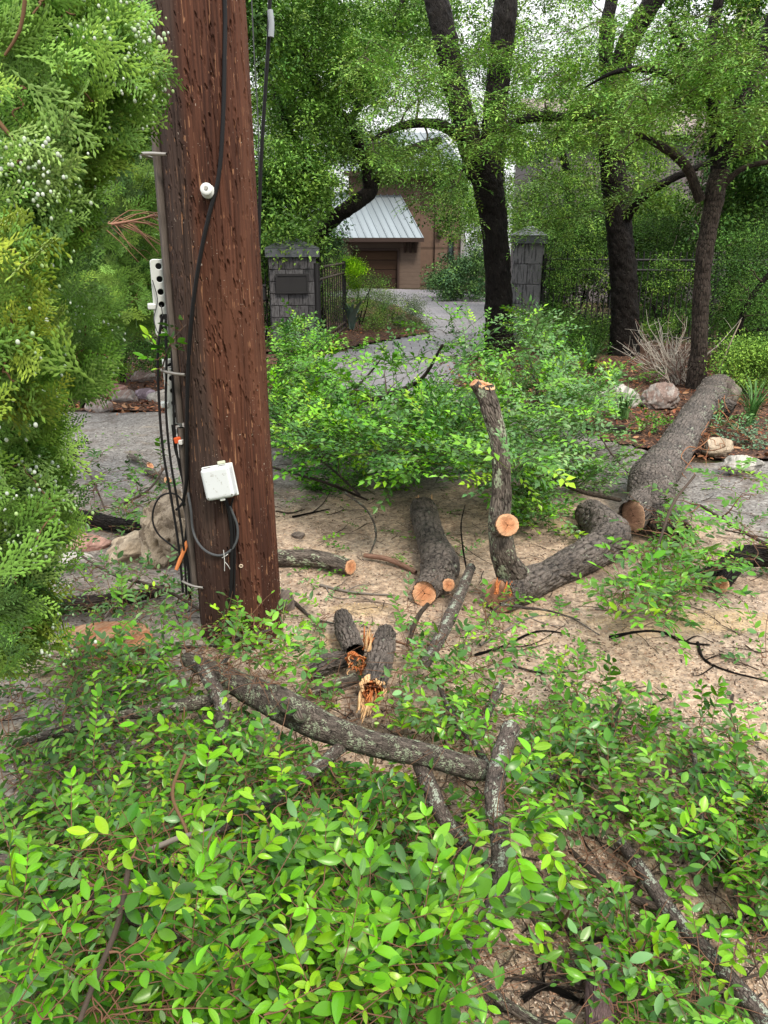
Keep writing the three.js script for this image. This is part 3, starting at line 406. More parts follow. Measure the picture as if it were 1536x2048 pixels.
  const bodyG = new RoundedBoxGeometry(.116, .122, .062, 5, .014); { const q = bodyG.attributes.position; for (let i = 0; i < q.count; i++) { const k = .93 + .07 * (q.getY(i) > 0 ? 1 : .9) - .06 * (q.getZ(i) > 0 ? 1 : 0); q.setX(i, q.getX(i) * k); } bodyG.computeVertexNormals(); }
  part('body', put(bodyG, 0, 0, .036), dirty, bx); part('back_plate', put(new RoundedBoxGeometry(.12, .128, .012, 3, .005), 0, 0, .006), white, bx);
  for (const x of [-.032, .026]) part('vent', put(new THREE.BoxGeometry(.024, .003, .012), x, .0612, .04), std({ color: rgb(.12, .11, .1), roughness: .8 }), bx);
  part('latch', put(new RoundedBoxGeometry(.02, .012, .01, 2, .003), .004, -.064, .05), white, bx); part('clip', put(new RoundedBoxGeometry(.03, .012, .01, 2, .003), .02, .07, .008), std({ color: rgb(.5, .53, .4), roughness: .6 }), bx);
  for (const [x, y] of [[-.044, -.05], [.046, -.05]]) part('screw', put(new THREE.CylinderGeometry(.003, .003, .003, 10).rotateX(Math.PI / 2), x, y, .0665), steel, bx);
  // the perforated white covers on the left side
  const black = std({ color: rgb(.012, .012, .013), roughness: .45 }), cover = (label, px, y0, y1, d, lean) => {
    const a = P(px, y0, d), b = P(px + lean, y1, d + .02), L = a.distanceTo(b), mid = a.clone().add(b).multiplyScalar(.5), t = thing('perforated_cover', label, 'cable cover', mid), ax = a.clone().sub(b).normalize(), fz = V(.35, 0, 1).normalize(), X = ax.clone().cross(fz).normalize(), Z = X.clone().cross(ax), m = new THREE.Matrix4().makeBasis(X, ax, Z).setPosition(mid);
    const sh = new THREE.Shape(); const w = .024, h = L / 2, c = .012; sh.moveTo(-w + c, -h); sh.lineTo(w - c, -h); sh.quadraticCurveTo(w, -h, w, -h + c); sh.lineTo(w, h - c); sh.quadraticCurveTo(w, h, w - c, h); sh.lineTo(-w + c, h); sh.quadraticCurveTo(-w, h, -w, h - c); sh.lineTo(-w, -h + c); sh.quadraticCurveTo(-w, -h, -w + c, -h);
    const n = Math.floor(L / .045); for (let i = 0; i < n; i++) { const p = new THREE.Path(); p.absarc(.004, -h + (i + .5) * L / n, .0135, 0, Math.PI * 2, true); sh.holes.push(p); }
    part('face_plate', new THREE.ExtrudeGeometry(sh, { depth: .008, bevelEnabled: true, bevelSize: .002, bevelThickness: .002, bevelSegments: 2, curveSegments: 10 }).translate(0, 0, .02).applyMatrix4(m), white, t);
    part('side_wall', merge([box(.006, L - .02, .05, V(-w + .003, 0, -.008)), box(.006, L - .02, .05, V(w - .003, 0, -.008))]).applyMatrix4(m), white, t); part('back', box(2 * w - .014, L - .03, .006, V(0, 0, -.03)).applyMatrix4(m), black, t);
    part('clip', new RoundedBoxGeometry(.03, .022, .03, 2, .005).translate(-w - .008, -.03, .02).applyMatrix4(m), white, t);
  };
  cover('white perforated cable cover beside the upper left side of the pole', 313, 518, 668, 2.92, 12); cover('white perforated cable cover low on the left side of the pole, behind the black cables', 337, 716, 862, 2.93, 14);
  // cables
  const cable = (label, pts, r, m = black, o = {}) => { const q = tube(pts, [r * .85, r * .85], { seg: 8, step: .012, max: 500 }); const t = shade(new THREE.Mesh(q, m)); t.name = numbered(o.name ?? 'cable'); const c = pts[0].clone(); q.translate(-c.x, -c.y, -c.z); t.position.copy(c); scene.add(t); return tag(t, label, o.cat ?? 'cable'); };
  const front = (a, r) => a.map(([x, y]) => poleAt(x, y, r)), grey = std({ color: rgb(.07, .075, .08), roughness: .4 });
  cable('black cable running down the front of the pole past the white knob', [V(PC.x + .12, 3.4, PC.z + .2), ...front([[449, 0], [449, 110], [445, 260], [436, 360], [418, 430], [401, 510], [386, 610], [377, 720], [374, 850], [373, 960], [366, 1010]], .012)], .0085, black);
  cable('dark cable looping under the white terminal box', front([[376, 985], [382, 1020], [386, 1060], [396, 1085], [415, 1104], [440, 1111], [462, 1100], [474, 1078], [474, 1050], [466, 1028], [460, 1012]], .012), .006, grey);
  cable('black cable hanging straight down below the terminal box', front([[450, 996], [458, 1022], [463, 1060], [464, 1110], [463, 1160], [461, 1200]], .01), .0085);
  cable('thin black wire under the terminal box', front([[466, 996], [463, 1012], [469, 1060], [470, 1120], [468, 1190]], .012), .004);
  { const tp = poleAt(449, 1110, .02); const tie = thing('wire_tie', 'pale wire tie hanging from the looped cable', 'wire tie', tp); for (const [a, b] of [[[447, 1100], [449, 1142]], [[450, 1124], [460, 1138]], [[444, 1116], [456, 1108]]]) part('wire', tube([poleAt(...a, .018), poleAt((a[0] + b[0]) / 2 + 1, (a[1] + b[1]) / 2, .026), poleAt(...b, .02)], [.0015, .0015], { seg: 5, step: .01 }), std({ color: rgb(.5, .5, .48), roughness: .5 }), tie); }
  const side = (a, d) => a.map(([x, y, k]) => P(x, y, d + (k ?? 0)));
  const bundle = [['leftmost of the black cables that hang along the left side of the pole', [[324, 632], [316, 700], [318, 800], [326, 900], [343, 1000], [357, 1090], [366, 1185]], .0062], ['black cable hanging beside the perforated covers, second from the left', [[331, 628], [333, 720], [332, 820], [341, 920], [356, 1010], [368, 1100], [373, 1190]], .0058], ['black cable closest to the pole among those hanging at its left', [[343, 690], [346, 780], [350, 870], [358, 930], [370, 975], [379, 1000]], .0055], ['thin black cable bowing out below the lower perforated cover', [[345, 850], [352, 905], [366, 940], [375, 985], [362, 1010], [352, 1020]], .006], ['black cable dropping to the ground at the foot of the pole', [[366, 1000], [374, 1040], [371, 1090], [378, 1150], [380, 1200]], .008]];
  bundle.forEach(([l, p, r], i) => cable(l, side(p, 2.83 + .008 * i), r));
  cable('thin black cable making a wide loop left of the pole in front of the boulder', side([[372, 1010], [350, 988], [325, 990], [309, 1012], [306, 1045], [318, 1070], [340, 1088], [356, 1102]], 2.84), .0045);
  cable('thin curled wire end by the upper perforated cover', side([[305, 560], [315, 600], [308, 640], [318, 668], [326, 640], [322, 610]], 2.88), .0022, grey);
  { const h = thing('clamp', 'small orange and white cable clamp below the lower perforated cover', 'clamp', P(357, 880, 2.84)); part('body', new RoundedBoxGeometry(.028, .024, .02, 2, .004).rotateZ(.2).translate(...P(356, 880, 2.84)), std({ color: rgb(.55, .09, .025), roughness: .5 }), h); part('tag', new RoundedBoxGeometry(.016, .018, .024, 2, .003).translate(...P(362, 884, 2.83)), std({ color: rgb(.6, .6, .58), roughness: .5 }), h); }
  cable('long dark cable hanging just right of the pole', side([[542, -250], [538, 60], [530, 190], [522, 330], [518, 480], [519, 600], [524, 760]], 3.35), .009, black);
  cable('thin wire slanting down right of the pole near its top', side([[498, -120], [508, 100], [516, 240], [519, 420]], 3.4), .0028, grey);
  cable('grey sleeve around the upper part of the cable right of the pole', side([[540, 20], [543, 48], [542, 74]], 3.33), .013, std({ color: rgb(.3, .33, .36), roughness: .5 }), { name: 'cable_sleeve', cat: 'cable sleeve' });
  { const st = thing('splinter', 'orange split stake of wood leaning at the left foot of the pole', 'wood splinter', P(380, 1070, 2.82)); part('stake', tube([P(385, 1055, 2.9), P(370, 1095, 2.85), P(352, 1140, 2.8)], [.009, .012, .008], { seg: 5, step: .03 }), M.splinterRed, st); }
}

// ---------------------------------------------------------------- rocks
function rock(name, label, at, r, mat, o = {}) {
  const g = new THREE.IcosahedronGeometry(1, o.detail ?? 12), q = g.attributes.position, s = o.seed ?? at.x * 13 + at.z * 7, cuts = []; seed(Math.abs(s * 100) | 0);
  for (let k = 0; k < (o.cuts ?? 7); k++) cuts.push([V(gauss(), gauss(), gauss()).normalize(), R(.55, .9)]);
  for (let i = 0; i < q.count; i++) {
    const p = V(q.getX(i), q.getY(i), q.getZ(i)); for (const [n, d] of cuts) { const e = p.dot(n) - d; if (e > 0) p.addScaledVector(n, -e * (o.flat ?? .85)); }
    const k = 1 + (o.lump ?? .12) * FB(p.x * 1.7 + s, p.y * 1.7, p.z * 1.7, 3) * 2 + (o.fine ?? .03) * FB(p.x * 7, p.y * 7 + s, p.z * 7, 3) * 2 - (o.holes ?? 0) * sstep(FB(p.x * 3.1 + s, p.y * 3.1, p.z * 3.1, 2), .18, .4); p.multiplyScalar(k); q.setXYZ(i, p.x * r[0], p.y * r[1], p.z * r[2]);
  }
  const uv = g.attributes.uv; for (let i = 0; i < q.count; i++) uv.setXY(i, (q.getX(i) + q.getZ(i) * .6) / .35, (q.getY(i) + q.getZ(i) * .5) / .35);
  const gg = merge([(() => { const c = geoOf([...q.array], [...Array(q.count).keys()], [...uv.array]); return c; })()]);
  gg.rotateY(o.turn ?? 0); if (o.tilt) gg.rotateZ(o.tilt);
  // smooth the shared corners
  const pp = gg.attributes.position, key = new Map(), nn = gg.attributes.normal; for (let i = 0; i < pp.count; i++) { const k = [pp.getX(i), pp.getY(i), pp.getZ(i)].map((v) => Math.round(v * 4000)).join(); if (!key.has(k)) key.set(k, []); key.get(k).push(i); }
  for (const l of key.values()) { const n = V(0, 0, 0); for (const i of l) n.add(V(nn.getX(i), nn.getY(i), nn.getZ(i))); n.normalize(); for (const i of l) nn.setXYZ(i, n.x, n.y, n.z); }
  const m = shade(new THREE.Mesh(gg, mat)); m.name = numbered(name); m.position.copy(at); scene.add(m); return tag(m, label, o.cat ?? 'rock', o.group);
}
const stone = (a, b, sp, s, amt = .5) => { const t = tex(256, 256, (u, v) => { let c = mix3(a, b, clamp(tf(u, v, 6, 6, s) * 1.5 - .25, 0, 1)); if (tf(u, v, 9, 9, s + 4) > 1.05 - amt) c = mix3(c, sp, .7); return mul3(c, .75 + .5 * tn(u, v, 80, 80, s + 2)); }); return std({ map: t, bumpMap: t, bumpScale: .006, roughness: .85 }); };
M.lime = stone([.24, .19, .135], [.42, .35, .265], [.12, .09, .065], 4, .5); M.rusty = stone([.31, .15, .08], [.46, .3, .19], [.32, .12, .055], 8, .5); M.greyStone = stone([.22, .21, .19], [.42, .4, .36], [.1, .1, .09], 12, .45); M.pinkStone = stone([.27, .16, .13], [.42, .27, .23], [.2, .1, .08], 16); M.purple = stone([.19, .15, .18], [.33, .27, .31], [.12, .09, .1], 20); M.white = stone([.15, .135, .125], [.33, .29, .265], [.16, .1, .08], 24, .56); M.darkStone = stone([.08, .065, .055], [.17, .14, .12], [.05, .04, .035], 28);
rock('boulder', 'large pitted pale limestone boulder behind the left foot of the pole', G(345, 1075, .12), [.17, .24, .17], M.lime, { lump: .22, holes: .3, fine: .05, cuts: 5, detail: 18, seed: 3.1 });
rock('boulder', 'low pale limestone boulder left of the pitted one, sloping to the ground', G(285, 1095, .05), [.22, .1, .15], M.lime, { lump: .2, fine: .05, detail: 16, seed: 9.3, tilt: .35 });
rock('flat_rock', 'flat orange tan slab of rock on the ground left of the pole base', G(228, 1285, .04), [.24, .075, .13], M.rusty, { flat: 1, cuts: 10, lump: .05, detail: 16, seed: 5.2, turn: -.15 });
rock('flat_rock', 'pale tan rock at the lower left beside the conifer, left of the orange slab', G(95, 1320, .03), [.14, .07, .1], M.lime, { cuts: 9, seed: 7.7 });
rock('rock', 'rounded grey rock lying left of the boulders beside the conifer', G(150, 1125, .03), [.1, .055, .07], M.greyStone, { cuts: 9, flat: .95, seed: 4.4 });
rock('rock', 'dark red brown rock behind the rounded grey one', G(175, 1085, .03), [.13, .06, .08], M.pinkStone, { cuts: 8, seed: 6.1 });
rock('rock', 'small flat dark rock on the sawdust just right of the pole', G(597, 1072, .015), [.05, .025, .04], M.darkStone, { cuts: 8, seed: 2.2, detail: 7 });
rock('rock', 'brown chunk of rock at the right foot of the pole', G(572, 1205, .03), [.05, .06, .05], M.darkStone, { cuts: 8, seed: 8.8, detail: 7 });
[[232, 786, .16, 'pinkStone', 'reddish cobble at the front edge of the far left mulch bed'], [251, 797, .15, 'white', 'pale cobble leaning on the reddish one in the far left mulch bed'], [289, 790, .13, 'purple', 'purple grey pointed cobble in the far left mulch bed'], [318, 795, .14, 'greyStone', 'grey cobble next to the perforated cover, in the far left mulch bed'], [287, 758, .17, 'white', 'white cobble at the back of the far left mulch bed'], [196, 814, .15, 'white', 'pale cobble under the tip of the conifer beside the far left bed']].forEach(([x, y, r, m, l], i) => rock('cobble', l, G(x, y, .05), [r, r * .62, r * .7], M[m], { cuts: 5, seed: 11.3 + i * 3.7, detail: 8 }));
rock('boulder', 'white and pink boulder left of the far end of the big fallen trunk', G(1325, 800, .1), [.22, .17, .17], M.white, { lump: .2, fine: .06, cuts: 9, detail: 16, seed: 21.1 });
rock('boulder', 'grey white boulder behind the grass clump in the right bed', G(1222, 800, .08), [.3, .18, .2], M.greyStone, { lump: .16, cuts: 8, seed: 23.9 });
rock('boulder', 'pale rounded boulder right of the big fallen trunk', G(1432, 895, .08), [.13, .08, .1], M.lime, { lump: .14, cuts: 6, seed: 25.2 });
rock('boulder', 'pale pink boulder at the road edge near the right side', G(1488, 930, .08), [.15, .08, .1], M.greyStone, { lump: .18, cuts: 8, seed: 27.4 });
rock('boulder', 'grey boulder behind the root end of the fallen trunk', G(1445, 800, .12), [.2, .2, .18], M.darkStone, { lump: .18, cuts: 7, seed: 29.4 });

// ---------------------------------------------------------------- sawn logs and broken wood
const logTube = (pts, r, o = {}) => tube(pts, r, { seg: 72, step: .008, max: 260, tile: .4, disp: barkDisp(o.g ?? plates, o.amp ?? .009), ...o });
const strip = (a, b, w0, w1, n, th = .004, jag = .4) => { // a torn sliver of wood
  const d = b.clone().sub(a), s = d.clone().cross(n).normalize(), pos = [], idx = [], uv = []; const m = 6;
  for (let i = 0; i <= m; i++) { const t = i / m, c = a.clone().addScaledVector(d, t).addScaledVector(n, .006 * Math.sin(t * 5 + a.x * 90)), w = lerp(w0, w1, t) * (i === m ? .15 : 1 + R(-.15, .15)); for (const [k, h] of [[-1, 0], [0, th], [1, 0], [0, -th]]) { const p = c.clone().addScaledVector(s, k * w).addScaledVector(n, h); pos.push(p.x, p.y, p.z); uv.push(t * .3, k * .1); } }
  for (let i = 0; i < m; i++) for (let j = 0; j < 4; j++) { const q = i * 4, k = (j + 1) % 4; idx.push(q + j, q + k, q + 4 + j, q + k, q + 4 + k, q + 4 + j); }
  return geoOf(pos, idx, uv);
};
const facing = (p, x, y, z) => V(x, y, z).normalize();
const toCam = (p) => V(0, EYE, 0).sub(p).normalize();
seed(301);
{ // the big fallen trunk, from the bed towards the road
  const pts = [P(1436, 775, 7.7), P(1408, 812, 7.0), P(1352, 885, 5.35), P(1305, 955, 4.45), P(1320, 1015, 4.05), P(1362, 1052, 3.85)];
  pts[0].y = .2; pts[1].y = .19; pts[2].y = .18; pts[3].y = .18; pts[4].y = .14; pts[5].y = .1;
  const t = thing('fallen_log', 'big fallen tree trunk lying from the mulch bed onto the road at right', 'tree trunk', G(1330, 960, 0));
  const g = logTube(pts, [.165, .128, .13, .145, .1, .07], { seg: 96, step: .012, max: 330, amp: .012 }); part('trunk', g, M.log, t); part('broken_end', sawn(g.ends[1], .02), M.wet, t);
  const b0 = pts[3].clone().add(V(-.02, -.02, .1)), b1 = P(1268, 1020, 4.0); b1.y = .15; const n = V(-.96, .14, .24).normalize(), st = logTube([b0, b0.clone().lerp(b1, .5), b1], [.125, .108, .09], { cut1: n, amp: .012 }); part('stub', st, M.log, t); part('cut_face', sawn(st.ends[1]), M.cut[2], t);
  const k = logTube([pts[1].clone().add(V(.05, .02, -.3)), P(1470, 795, 7.1).setY(.1)], [.14, .07], { amp: .02 }); part('root_flare', k, M.log, t);
  // dry brown runners along its right side
  const runners = []; for (let i = 0; i < 14; i++) { const a = pts[1].clone().lerp(pts[3], R(0, .8)), q = [a.clone().add(V(R(.15, .19), R(-.05, .1), 0))]; for (let j = 1; j < 5; j++) q.push(q[j - 1].clone().add(V(R(-.12, .05), R(-.08, .07), R(.05, .2)))); runners.push(tube(q, [.004, .002], { seg: 4, step: .06 })); }
  stuff(part('runners', merge(runners), std({ color: rgb(.26, .12, .06), roughness: .85 }), t));
}
{ // the bent log with a tall upright stub
  const t = thing('bent_log', 'bent log with a tall upright stub standing on the sawdust', 'log', G(1080, 1200, 0));
  const q = [P(1000, 1205, 3.08), P(1045, 1180, 3.18), P(1110, 1145, 3.38), P(1180, 1108, 3.58), P(1222, 1070, 3.75), P(1207, 1030, 3.98), P(1180, 1005, 4.22)]; q.forEach((p, i) => { p.y = [.085, .085, .08, .09, .105, .1, .085][i]; });
  const g = logTube(q, [.08, .08, .077, .086, .108, .1, .086], { cut0: V(-.62, .1, .78).normalize(), amp: .011 }); part('log', g, M.log, t); part('cut_face', sawn(g.ends[0]), M.cut[2], t); part('cut_face', sawn(g.ends[1]), M.cut[1], t);
  const s = [P(1030, 1175, 3.2).setY(.12), P(1010, 1120, 3.13), P(1000, 1055, 3.12), P(1003, 985, 3.16), P(1000, 900, 3.2), P(985, 830, 3.24), P(968, 772, 3.28)];
  const sg = logTube(s, [.078, .058, .051, .042, .04, .042, .045], { amp: .006, cut1: V(.15, 1, .15).normalize() }); part('stub', sg, M.limb, t); part('cut_face', sawn(sg.ends[1], .008), M.cut[1], t);
  const k = logTube([s[6].clone().add(V(.01, -.05, .0)), P(948, 766, 3.27)], [.032, .022], { amp: .005, seg: 40 }); part('snag', k, M.limb, t); part('cut_face', sawn(k.ends[1]), M.cut[0], t);
  const c0 = s[2].clone(), c1 = P(1014, 1050, 3.02), n = toCam(c1).add(V(.12, .1, 0)).normalize(), st = logTube([c0, c0.clone().lerp(c1, .5), c1], [.05, .05, .049], { cut1: n, amp: .004 }); part('side_stub', st, M.limb, t); part('cut_face', sawn(st.ends[1]), M.cut[0], t);
  const sp = []; for (let i = 0; i < 9; i++) { const a = P(R(985, 1025), R(1188, 1198), 3.06).add(V(0, .02, .02)); sp.push(strip(a, a.clone().add(V(R(.005, .03), R(.03, .055), R(-.05, -.02))), .006, .003, V(.2, .5, .8).normalize(), .003)); } part('splinters', merge(sp), M.splinterRed, t);
}
{ // the forked log
  const t = thing('forked_log', 'forked log with two round orange cuts facing the viewer', 'log', G(870, 1180, 0));
  const q = [P(848, 1008, 4.32), P(856, 1050, 3.98), P(868, 1095, 3.68), P(880, 1140, 3.42), P(868, 1170, 3.28), P(848, 1194, 3.16)]; q.forEach((p, i) => { p.y = [.075, .075, .08, .09, .08, .065][i]; });
  const g = logTube(q, [.084, .08, .08, .1, .078, .062], { amp: .009, cut1: V(-.28, .3, .9).normalize() }); part('log', g, M.log, t); part('cut_face', sawn(g.ends[1]), M.cut[0], t); part('cut_face', sawn(g.ends[0]), M.cut[1], t);
  const c1 = P(896, 1170, 3.2), st = logTube([q[3].clone().add(V(.02, .01, 0)), P(892, 1158, 3.3), c1], [.058, .046, .033], { amp: .005, cut1: V(.05, .3, .95).normalize() }); part('side_stub', st, M.log, t); part('cut_face', sawn(st.ends[1]), M.cut[0], t);
  const sp = []; for (let i = 0; i < 7; i++) { const a = q[0].clone().add(V(R(-.05, .05), R(.01, .05), -.01)); sp.push(strip(a, a.clone().add(V(R(-.02, .02), R(.02, .06), R(-.03, .01))), .008, .003, V(0, .3, 1), .003)); } part('splinters', merge(sp), M.splinter, t);
}
{ // the log end coming from behind the pole
  const t = thing('log', 'straight log lying behind the pole with its round cut facing right', 'log', G(640, 1130, 0));
  const q = [P(490, 1132, 3.62), P(560, 1120, 3.6), P(630, 1108, 3.58), P(700, 1112, 3.48)]; q.forEach((p, i) => { p.y = .055 + (i === 2 ? .008 : 0); });
  const g = logTube(q, [.046, .043, .042, .041], { amp: .005, cut1: V(.72, .12, .68).normalize() }); part('log', g, M.limb, t); part('cut_face', sawn(g.ends[1]), M.cut[0], t);
}
{ const t = thing('stick', 'smooth brown stick between the straight log and the forked log', 'stick', G(780, 1125, 0)), g = tube([G(730, 1111, .035), G(775, 1118, .04), G(805, 1130, .03), G(832, 1145, .02)], [.013, .015, .014, .012], { seg: 14, step: .02, disp: (a, s, l, r, rep, p) => .002 * N3(p.x * 40, p.y * 40, p.z * 40) }); part('stick', g, std({ map: barkTex(furrows, [.12, .065, .045], [.24, .14, .1], [.3, .3, .25], .05, 61), roughness: .7 }), t); part('cut_face', sawn(g.ends[0]), M.cut[1], t); }
{ // the shattered wood in the middle
  const t = thing('broken_limb', 'hollow splintered limb end torn open towards the viewer', 'broken limb', G(745, 1400, 0)); seed(55);
  const a = G(772, 1266, .11), b = G(758, 1330, .125), c = G(742, 1388, .15), ax = c.clone().sub(b).normalize();
  const g = logTube([a, a.clone().lerp(b, .5), b, c.clone().addScaledVector(ax, -.03)], [.042, .054, .052, .043], { amp: .009 }); part('limb', g, M.log, t);
  part('cut_face', sawn(g.ends[0]), M.cut[2], t);
  const U = V(1, 0, 0).sub(ax.clone().multiplyScalar(ax.x)).normalize(), W = ax.clone().cross(U), e = c.clone().addScaledVector(ax, -.035), rim = [], inner = [];
  for (let i = 0; i < 46; i++) { const th = i / 46 * Math.PI * 2, dir = U.clone().multiplyScalar(Math.cos(th)).addScaledVector(W, Math.sin(th)), r = .039 * R(.8, 1.06), up = dir.y > .1, p0 = e.clone().addScaledVector(dir, r).addScaledVector(ax, -.02), nz = 1 + .9 * N3(th * 1.3, 3), L = (up ? R(.02, .04) : dir.x < .2 ? R(.07, .19) : R(.035, .1)) * nz; if (rnd() < .2) continue; rim.push(strip(p0, p0.clone().addScaledVector(ax, L).addScaledVector(dir, up ? .002 : R(-.004, .014)), R(.007, .013), .003, dir, .004)); }
  for (let i = 0; i < 26; i++) { const th = R(0, 6.28), dir = U.clone().multiplyScalar(Math.cos(th)).addScaledVector(W, Math.sin(th)), p0 = e.clone().addScaledVector(dir, R(.008, .03)).addScaledVector(ax, -.03); inner.push(strip(p0, p0.clone().addScaledVector(ax, R(.02, .06) + (dir.y < -.3 ? .05 : 0)), R(.003, .006), .002, dir, .003)); }
  part('torn_rim', merge(rim), M.splinter, t); part('torn_core', merge(inner), M.splinterRed, t);
  part('hollow', (() => { const q = new THREE.CylinderGeometry(.034, .03, .08, 28, 1, true); q.applyQuaternion(new THREE.Quaternion().setFromUnitVectors(V(0, 1, 0), ax)); const m = e.clone().addScaledVector(ax, -.025); q.translate(m.x, m.y, m.z); return merge([q, new THREE.CircleGeometry(.032, 24).applyQuaternion(new THREE.Quaternion().setFromUnitVectors(V(0, 0, 1), ax)).translate(...e.clone().addScaledVector(ax, -.055))]); })(), M.splinterRed, t);
  const t2 = thing('broken_limb', 'dark curved limb torn open with bright orange splinters', 'broken limb', G(705, 1320, 0));
  const p = [G(684, 1232, .08), G(690, 1254, .09), G(702, 1285, .1), G(710, 1306, .1)], g2 = logTube(p, [.036, .046, .048, .038], { amp: .01 }); part('limb', g2, M.log, t2); part('cut_face', sawn(g2.ends[0]), M.cut[2], t2);
  const e2 = G(712, 1322, .1), sp = [], sp2 = [];
  for (let i = 0; i < 34; i++) { const th = i / 34 * 6.28, q = e2.clone().add(V(.03 * Math.cos(th), .034 * Math.sin(th), .02 * Math.cos(th))); sp.push(strip(q, q.clone().add(V(R(-.02, .02), R(-.01, .03), R(.015, .045))), R(.005, .009), .002, V(Math.cos(th), Math.sin(th), .2).normalize(), .004)); }
  for (let i = 0; i < 6; i++) { const q = G(R(712, 742), R(1275, 1305), .14); sp.push(strip(q, q.clone().add(V(R(-.01, .03), R(.03, .07), R(-.02, .01))), R(.003, .006), .002, V(R(-.3, .3), .2, 1).normalize(), .003)); }
  for (let i = 0; i < 6; i++) { const q = G(R(728, 740), R(1290, 1305), .15); sp2.push(strip(q, q.clone().add(V(R(.005, .02), R(.05, .085), R(-.02, 0))), .006, .002, V(0, .2, 1).normalize(), .003)); }
  for (let i = 0; i < 10; i++) { const q = e2.clone().add(V(R(-.03, .03), R(-.035, .03), -.01)); sp2.push(strip(q, q.clone().add(V(R(-.01, .01), R(-.025, .005), R(.02, .035))), R(.003, .005), .002, V(1, 0, 0), .003)); }
  part('torn_wood', merge(sp), M.splinterRed, t2); part('pale_slivers', merge(sp2), M.splinter, t2);
  const t3 = thing('log', 'dark log end on the ground behind the orange splinters', 'log', G(665, 1330, 0)), g3 = logTube([G(618, 1345, .05), G(650, 1328, .06), G(690, 1318, .06)], [.028, .036, .034], { amp: .006 }); part('log', g3, M.log, t3); part('cut_face', sawn(g3.ends[0]), M.cut[2], t3);
  const t4 = thing('stick', 'dark stick with a pale sawn end under the orange splinters', 'stick', G(660, 1375, 0)), g4 = logTube([G(622, 1386, .05), G(665, 1372, .05), G(712, 1356, .06)], [.018, .02, .022], { amp: .003, seg: 24 }); part('stick', g4, M.limb, t4); part('cut_face', sawn(g4.ends[0]), M.cut[1], t4);
}
{ // the dark log at the right edge
  const t = thing('log', 'dark log at the right edge with a pale cut end among the leaves', 'log', G(1470, 1190, 0)), q = [P(1392, 1180, 3.3).setY(.06), P(1440, 1165, 3.38).setY(.08), P(1480, 1142, 3.45).setY(.12), P(1536, 1130, 3.45).setY(.13), P(1640, 1130, 3.4).setY(.12)];
  const g = logTube(q, [.035, .05, .062, .06, .06], { amp: .007 }); part('log', g, M.wet, t); part('cut_face', sawn(g.ends[0]), M.cut[1], t);
  const c = P(1442, 1168, 3.27), st = logTube([q[2].clone(), c], [.045, .042], { amp: .004, cut1: V(-.75, .1, .65).normalize(), seg: 40 }); part('side_stub', st, M.wet, t); part('cut_face', sawn(st.ends[1]), M.cut[1], t);
  const t2 = thing('log', 'log end with purple grey bark at the very bottom of the view', 'log', G(1190, 2060, 0)), g2 = logTube([P(1205, 2120, 1.05), P(1192, 2060, 1.16), P(1188, 2012, 1.27)].map((p, i) => p.setY([.03, .06, .08][i])), [.03, .032, .03], { amp: .003, seg: 40, cut1: V(0, .3, -1).normalize() }); part('log', g2, std({ map: barkTex(plates, [.07, .045, .045], [.2, .14, .14], [.4, .38, .34], .1, 66), roughness: .8, bumpMap: platesH, bumpScale: .003 }), t2); part('cut_face', sawn(g2.ends[1]), M.cut[1], t2);
  const t3 = thing('log', 'weathered grey brown log behind the orange slab at left', 'log', G(160, 1215, 0)), g3 = logTube([G(30, 1235, .05), G(120, 1212, .06), G(200, 1205, .06), G(330, 1180, .05)], [.045, .04, .035, .025], { amp: .005, seg: 40 }); part('log', g3, M.grey, t3); part('cut_face', sawn(g3.ends[1]), M.cut[1], t3);
  const t4 = thing('log', 'dark mossy log lying behind the leaves left of the boulder', 'log', G(235, 1060, 0)), g4 = logTube([G(120, 1022, .05), G(200, 1042, .06), G(300, 1060, .06)], [.035, .045, .04], { amp: .006, seg: 40 }); part('log', g4, M.wet, t4); part('cut_face', sawn(g4.ends[1]), M.cut[2], t4);
  [[335, 961, .028, 'small log with an orange cut end just left of the pole, on the road'], [300, 932, .024, 'small log with a pale cut top left of the pole, behind the leaves']].forEach(([x, y, r, l], i) => { const tt = thing('log', l, 'log', G(x, y + 10, 0)), e = G(x, y, .05), n = V(.35, .35 + .5 * i, .8).normalize(), gg = logTube([e.clone().add(V(-.25, -.01, -.3)), e.clone().add(V(-.12, 0, -.15)), e], [r, r, r], { cut1: n, amp: .003, seg: 40 }); part('log', gg, M.limb, tt); part('cut_face', sawn(gg.ends[1]), M.cut[1 - i], tt); });
}

// ---------------------------------------------------------------- fallen leafy boughs
const GREEN = { fresh: [[.105, .32, .004], [.15, .42, .005], [.07, .24, .005], [.035, .14, .006], [.095, .28, .012]], mid: [[.10, .29, .009], [.065, .205, .009], [.13, .35, .011], [.16, .38, .028], [.045, .155, .01]], dark: [[.028, .11, .008], [.046, .16, .008], [.066, .2, .009], [.03, .12, .014]], pale: [[.15, .29, .10], [.11, .25, .07], [.09, .22, .05]], lime: [[.19, .45, .008], [.26, .5, .012]] };
const leafPartMats = {}; const leafPartMat = (c) => { const k = c.map((v) => Math.round(Math.log(v) * 5)).join(); return leafPartMats[k] ??= leafMat(rgb(...c)); };
function seedsPx(poly, n, lo, hi, o = {}) { const s = []; for (let i = 0; i < n; i++) { const [x, y] = inside(poly), k = rnd(), h = lerp(lo, hi, Math.pow(k, o.pow ?? .8)) * (o.dome ? o.dome(x, y) : 1), p = G(x, y, h); s.push({ p, d: V(gauss(), R(-.15, .35), gauss()).add(o.dir ?? V(0, 0, 0)).normalize() }); } return s; }
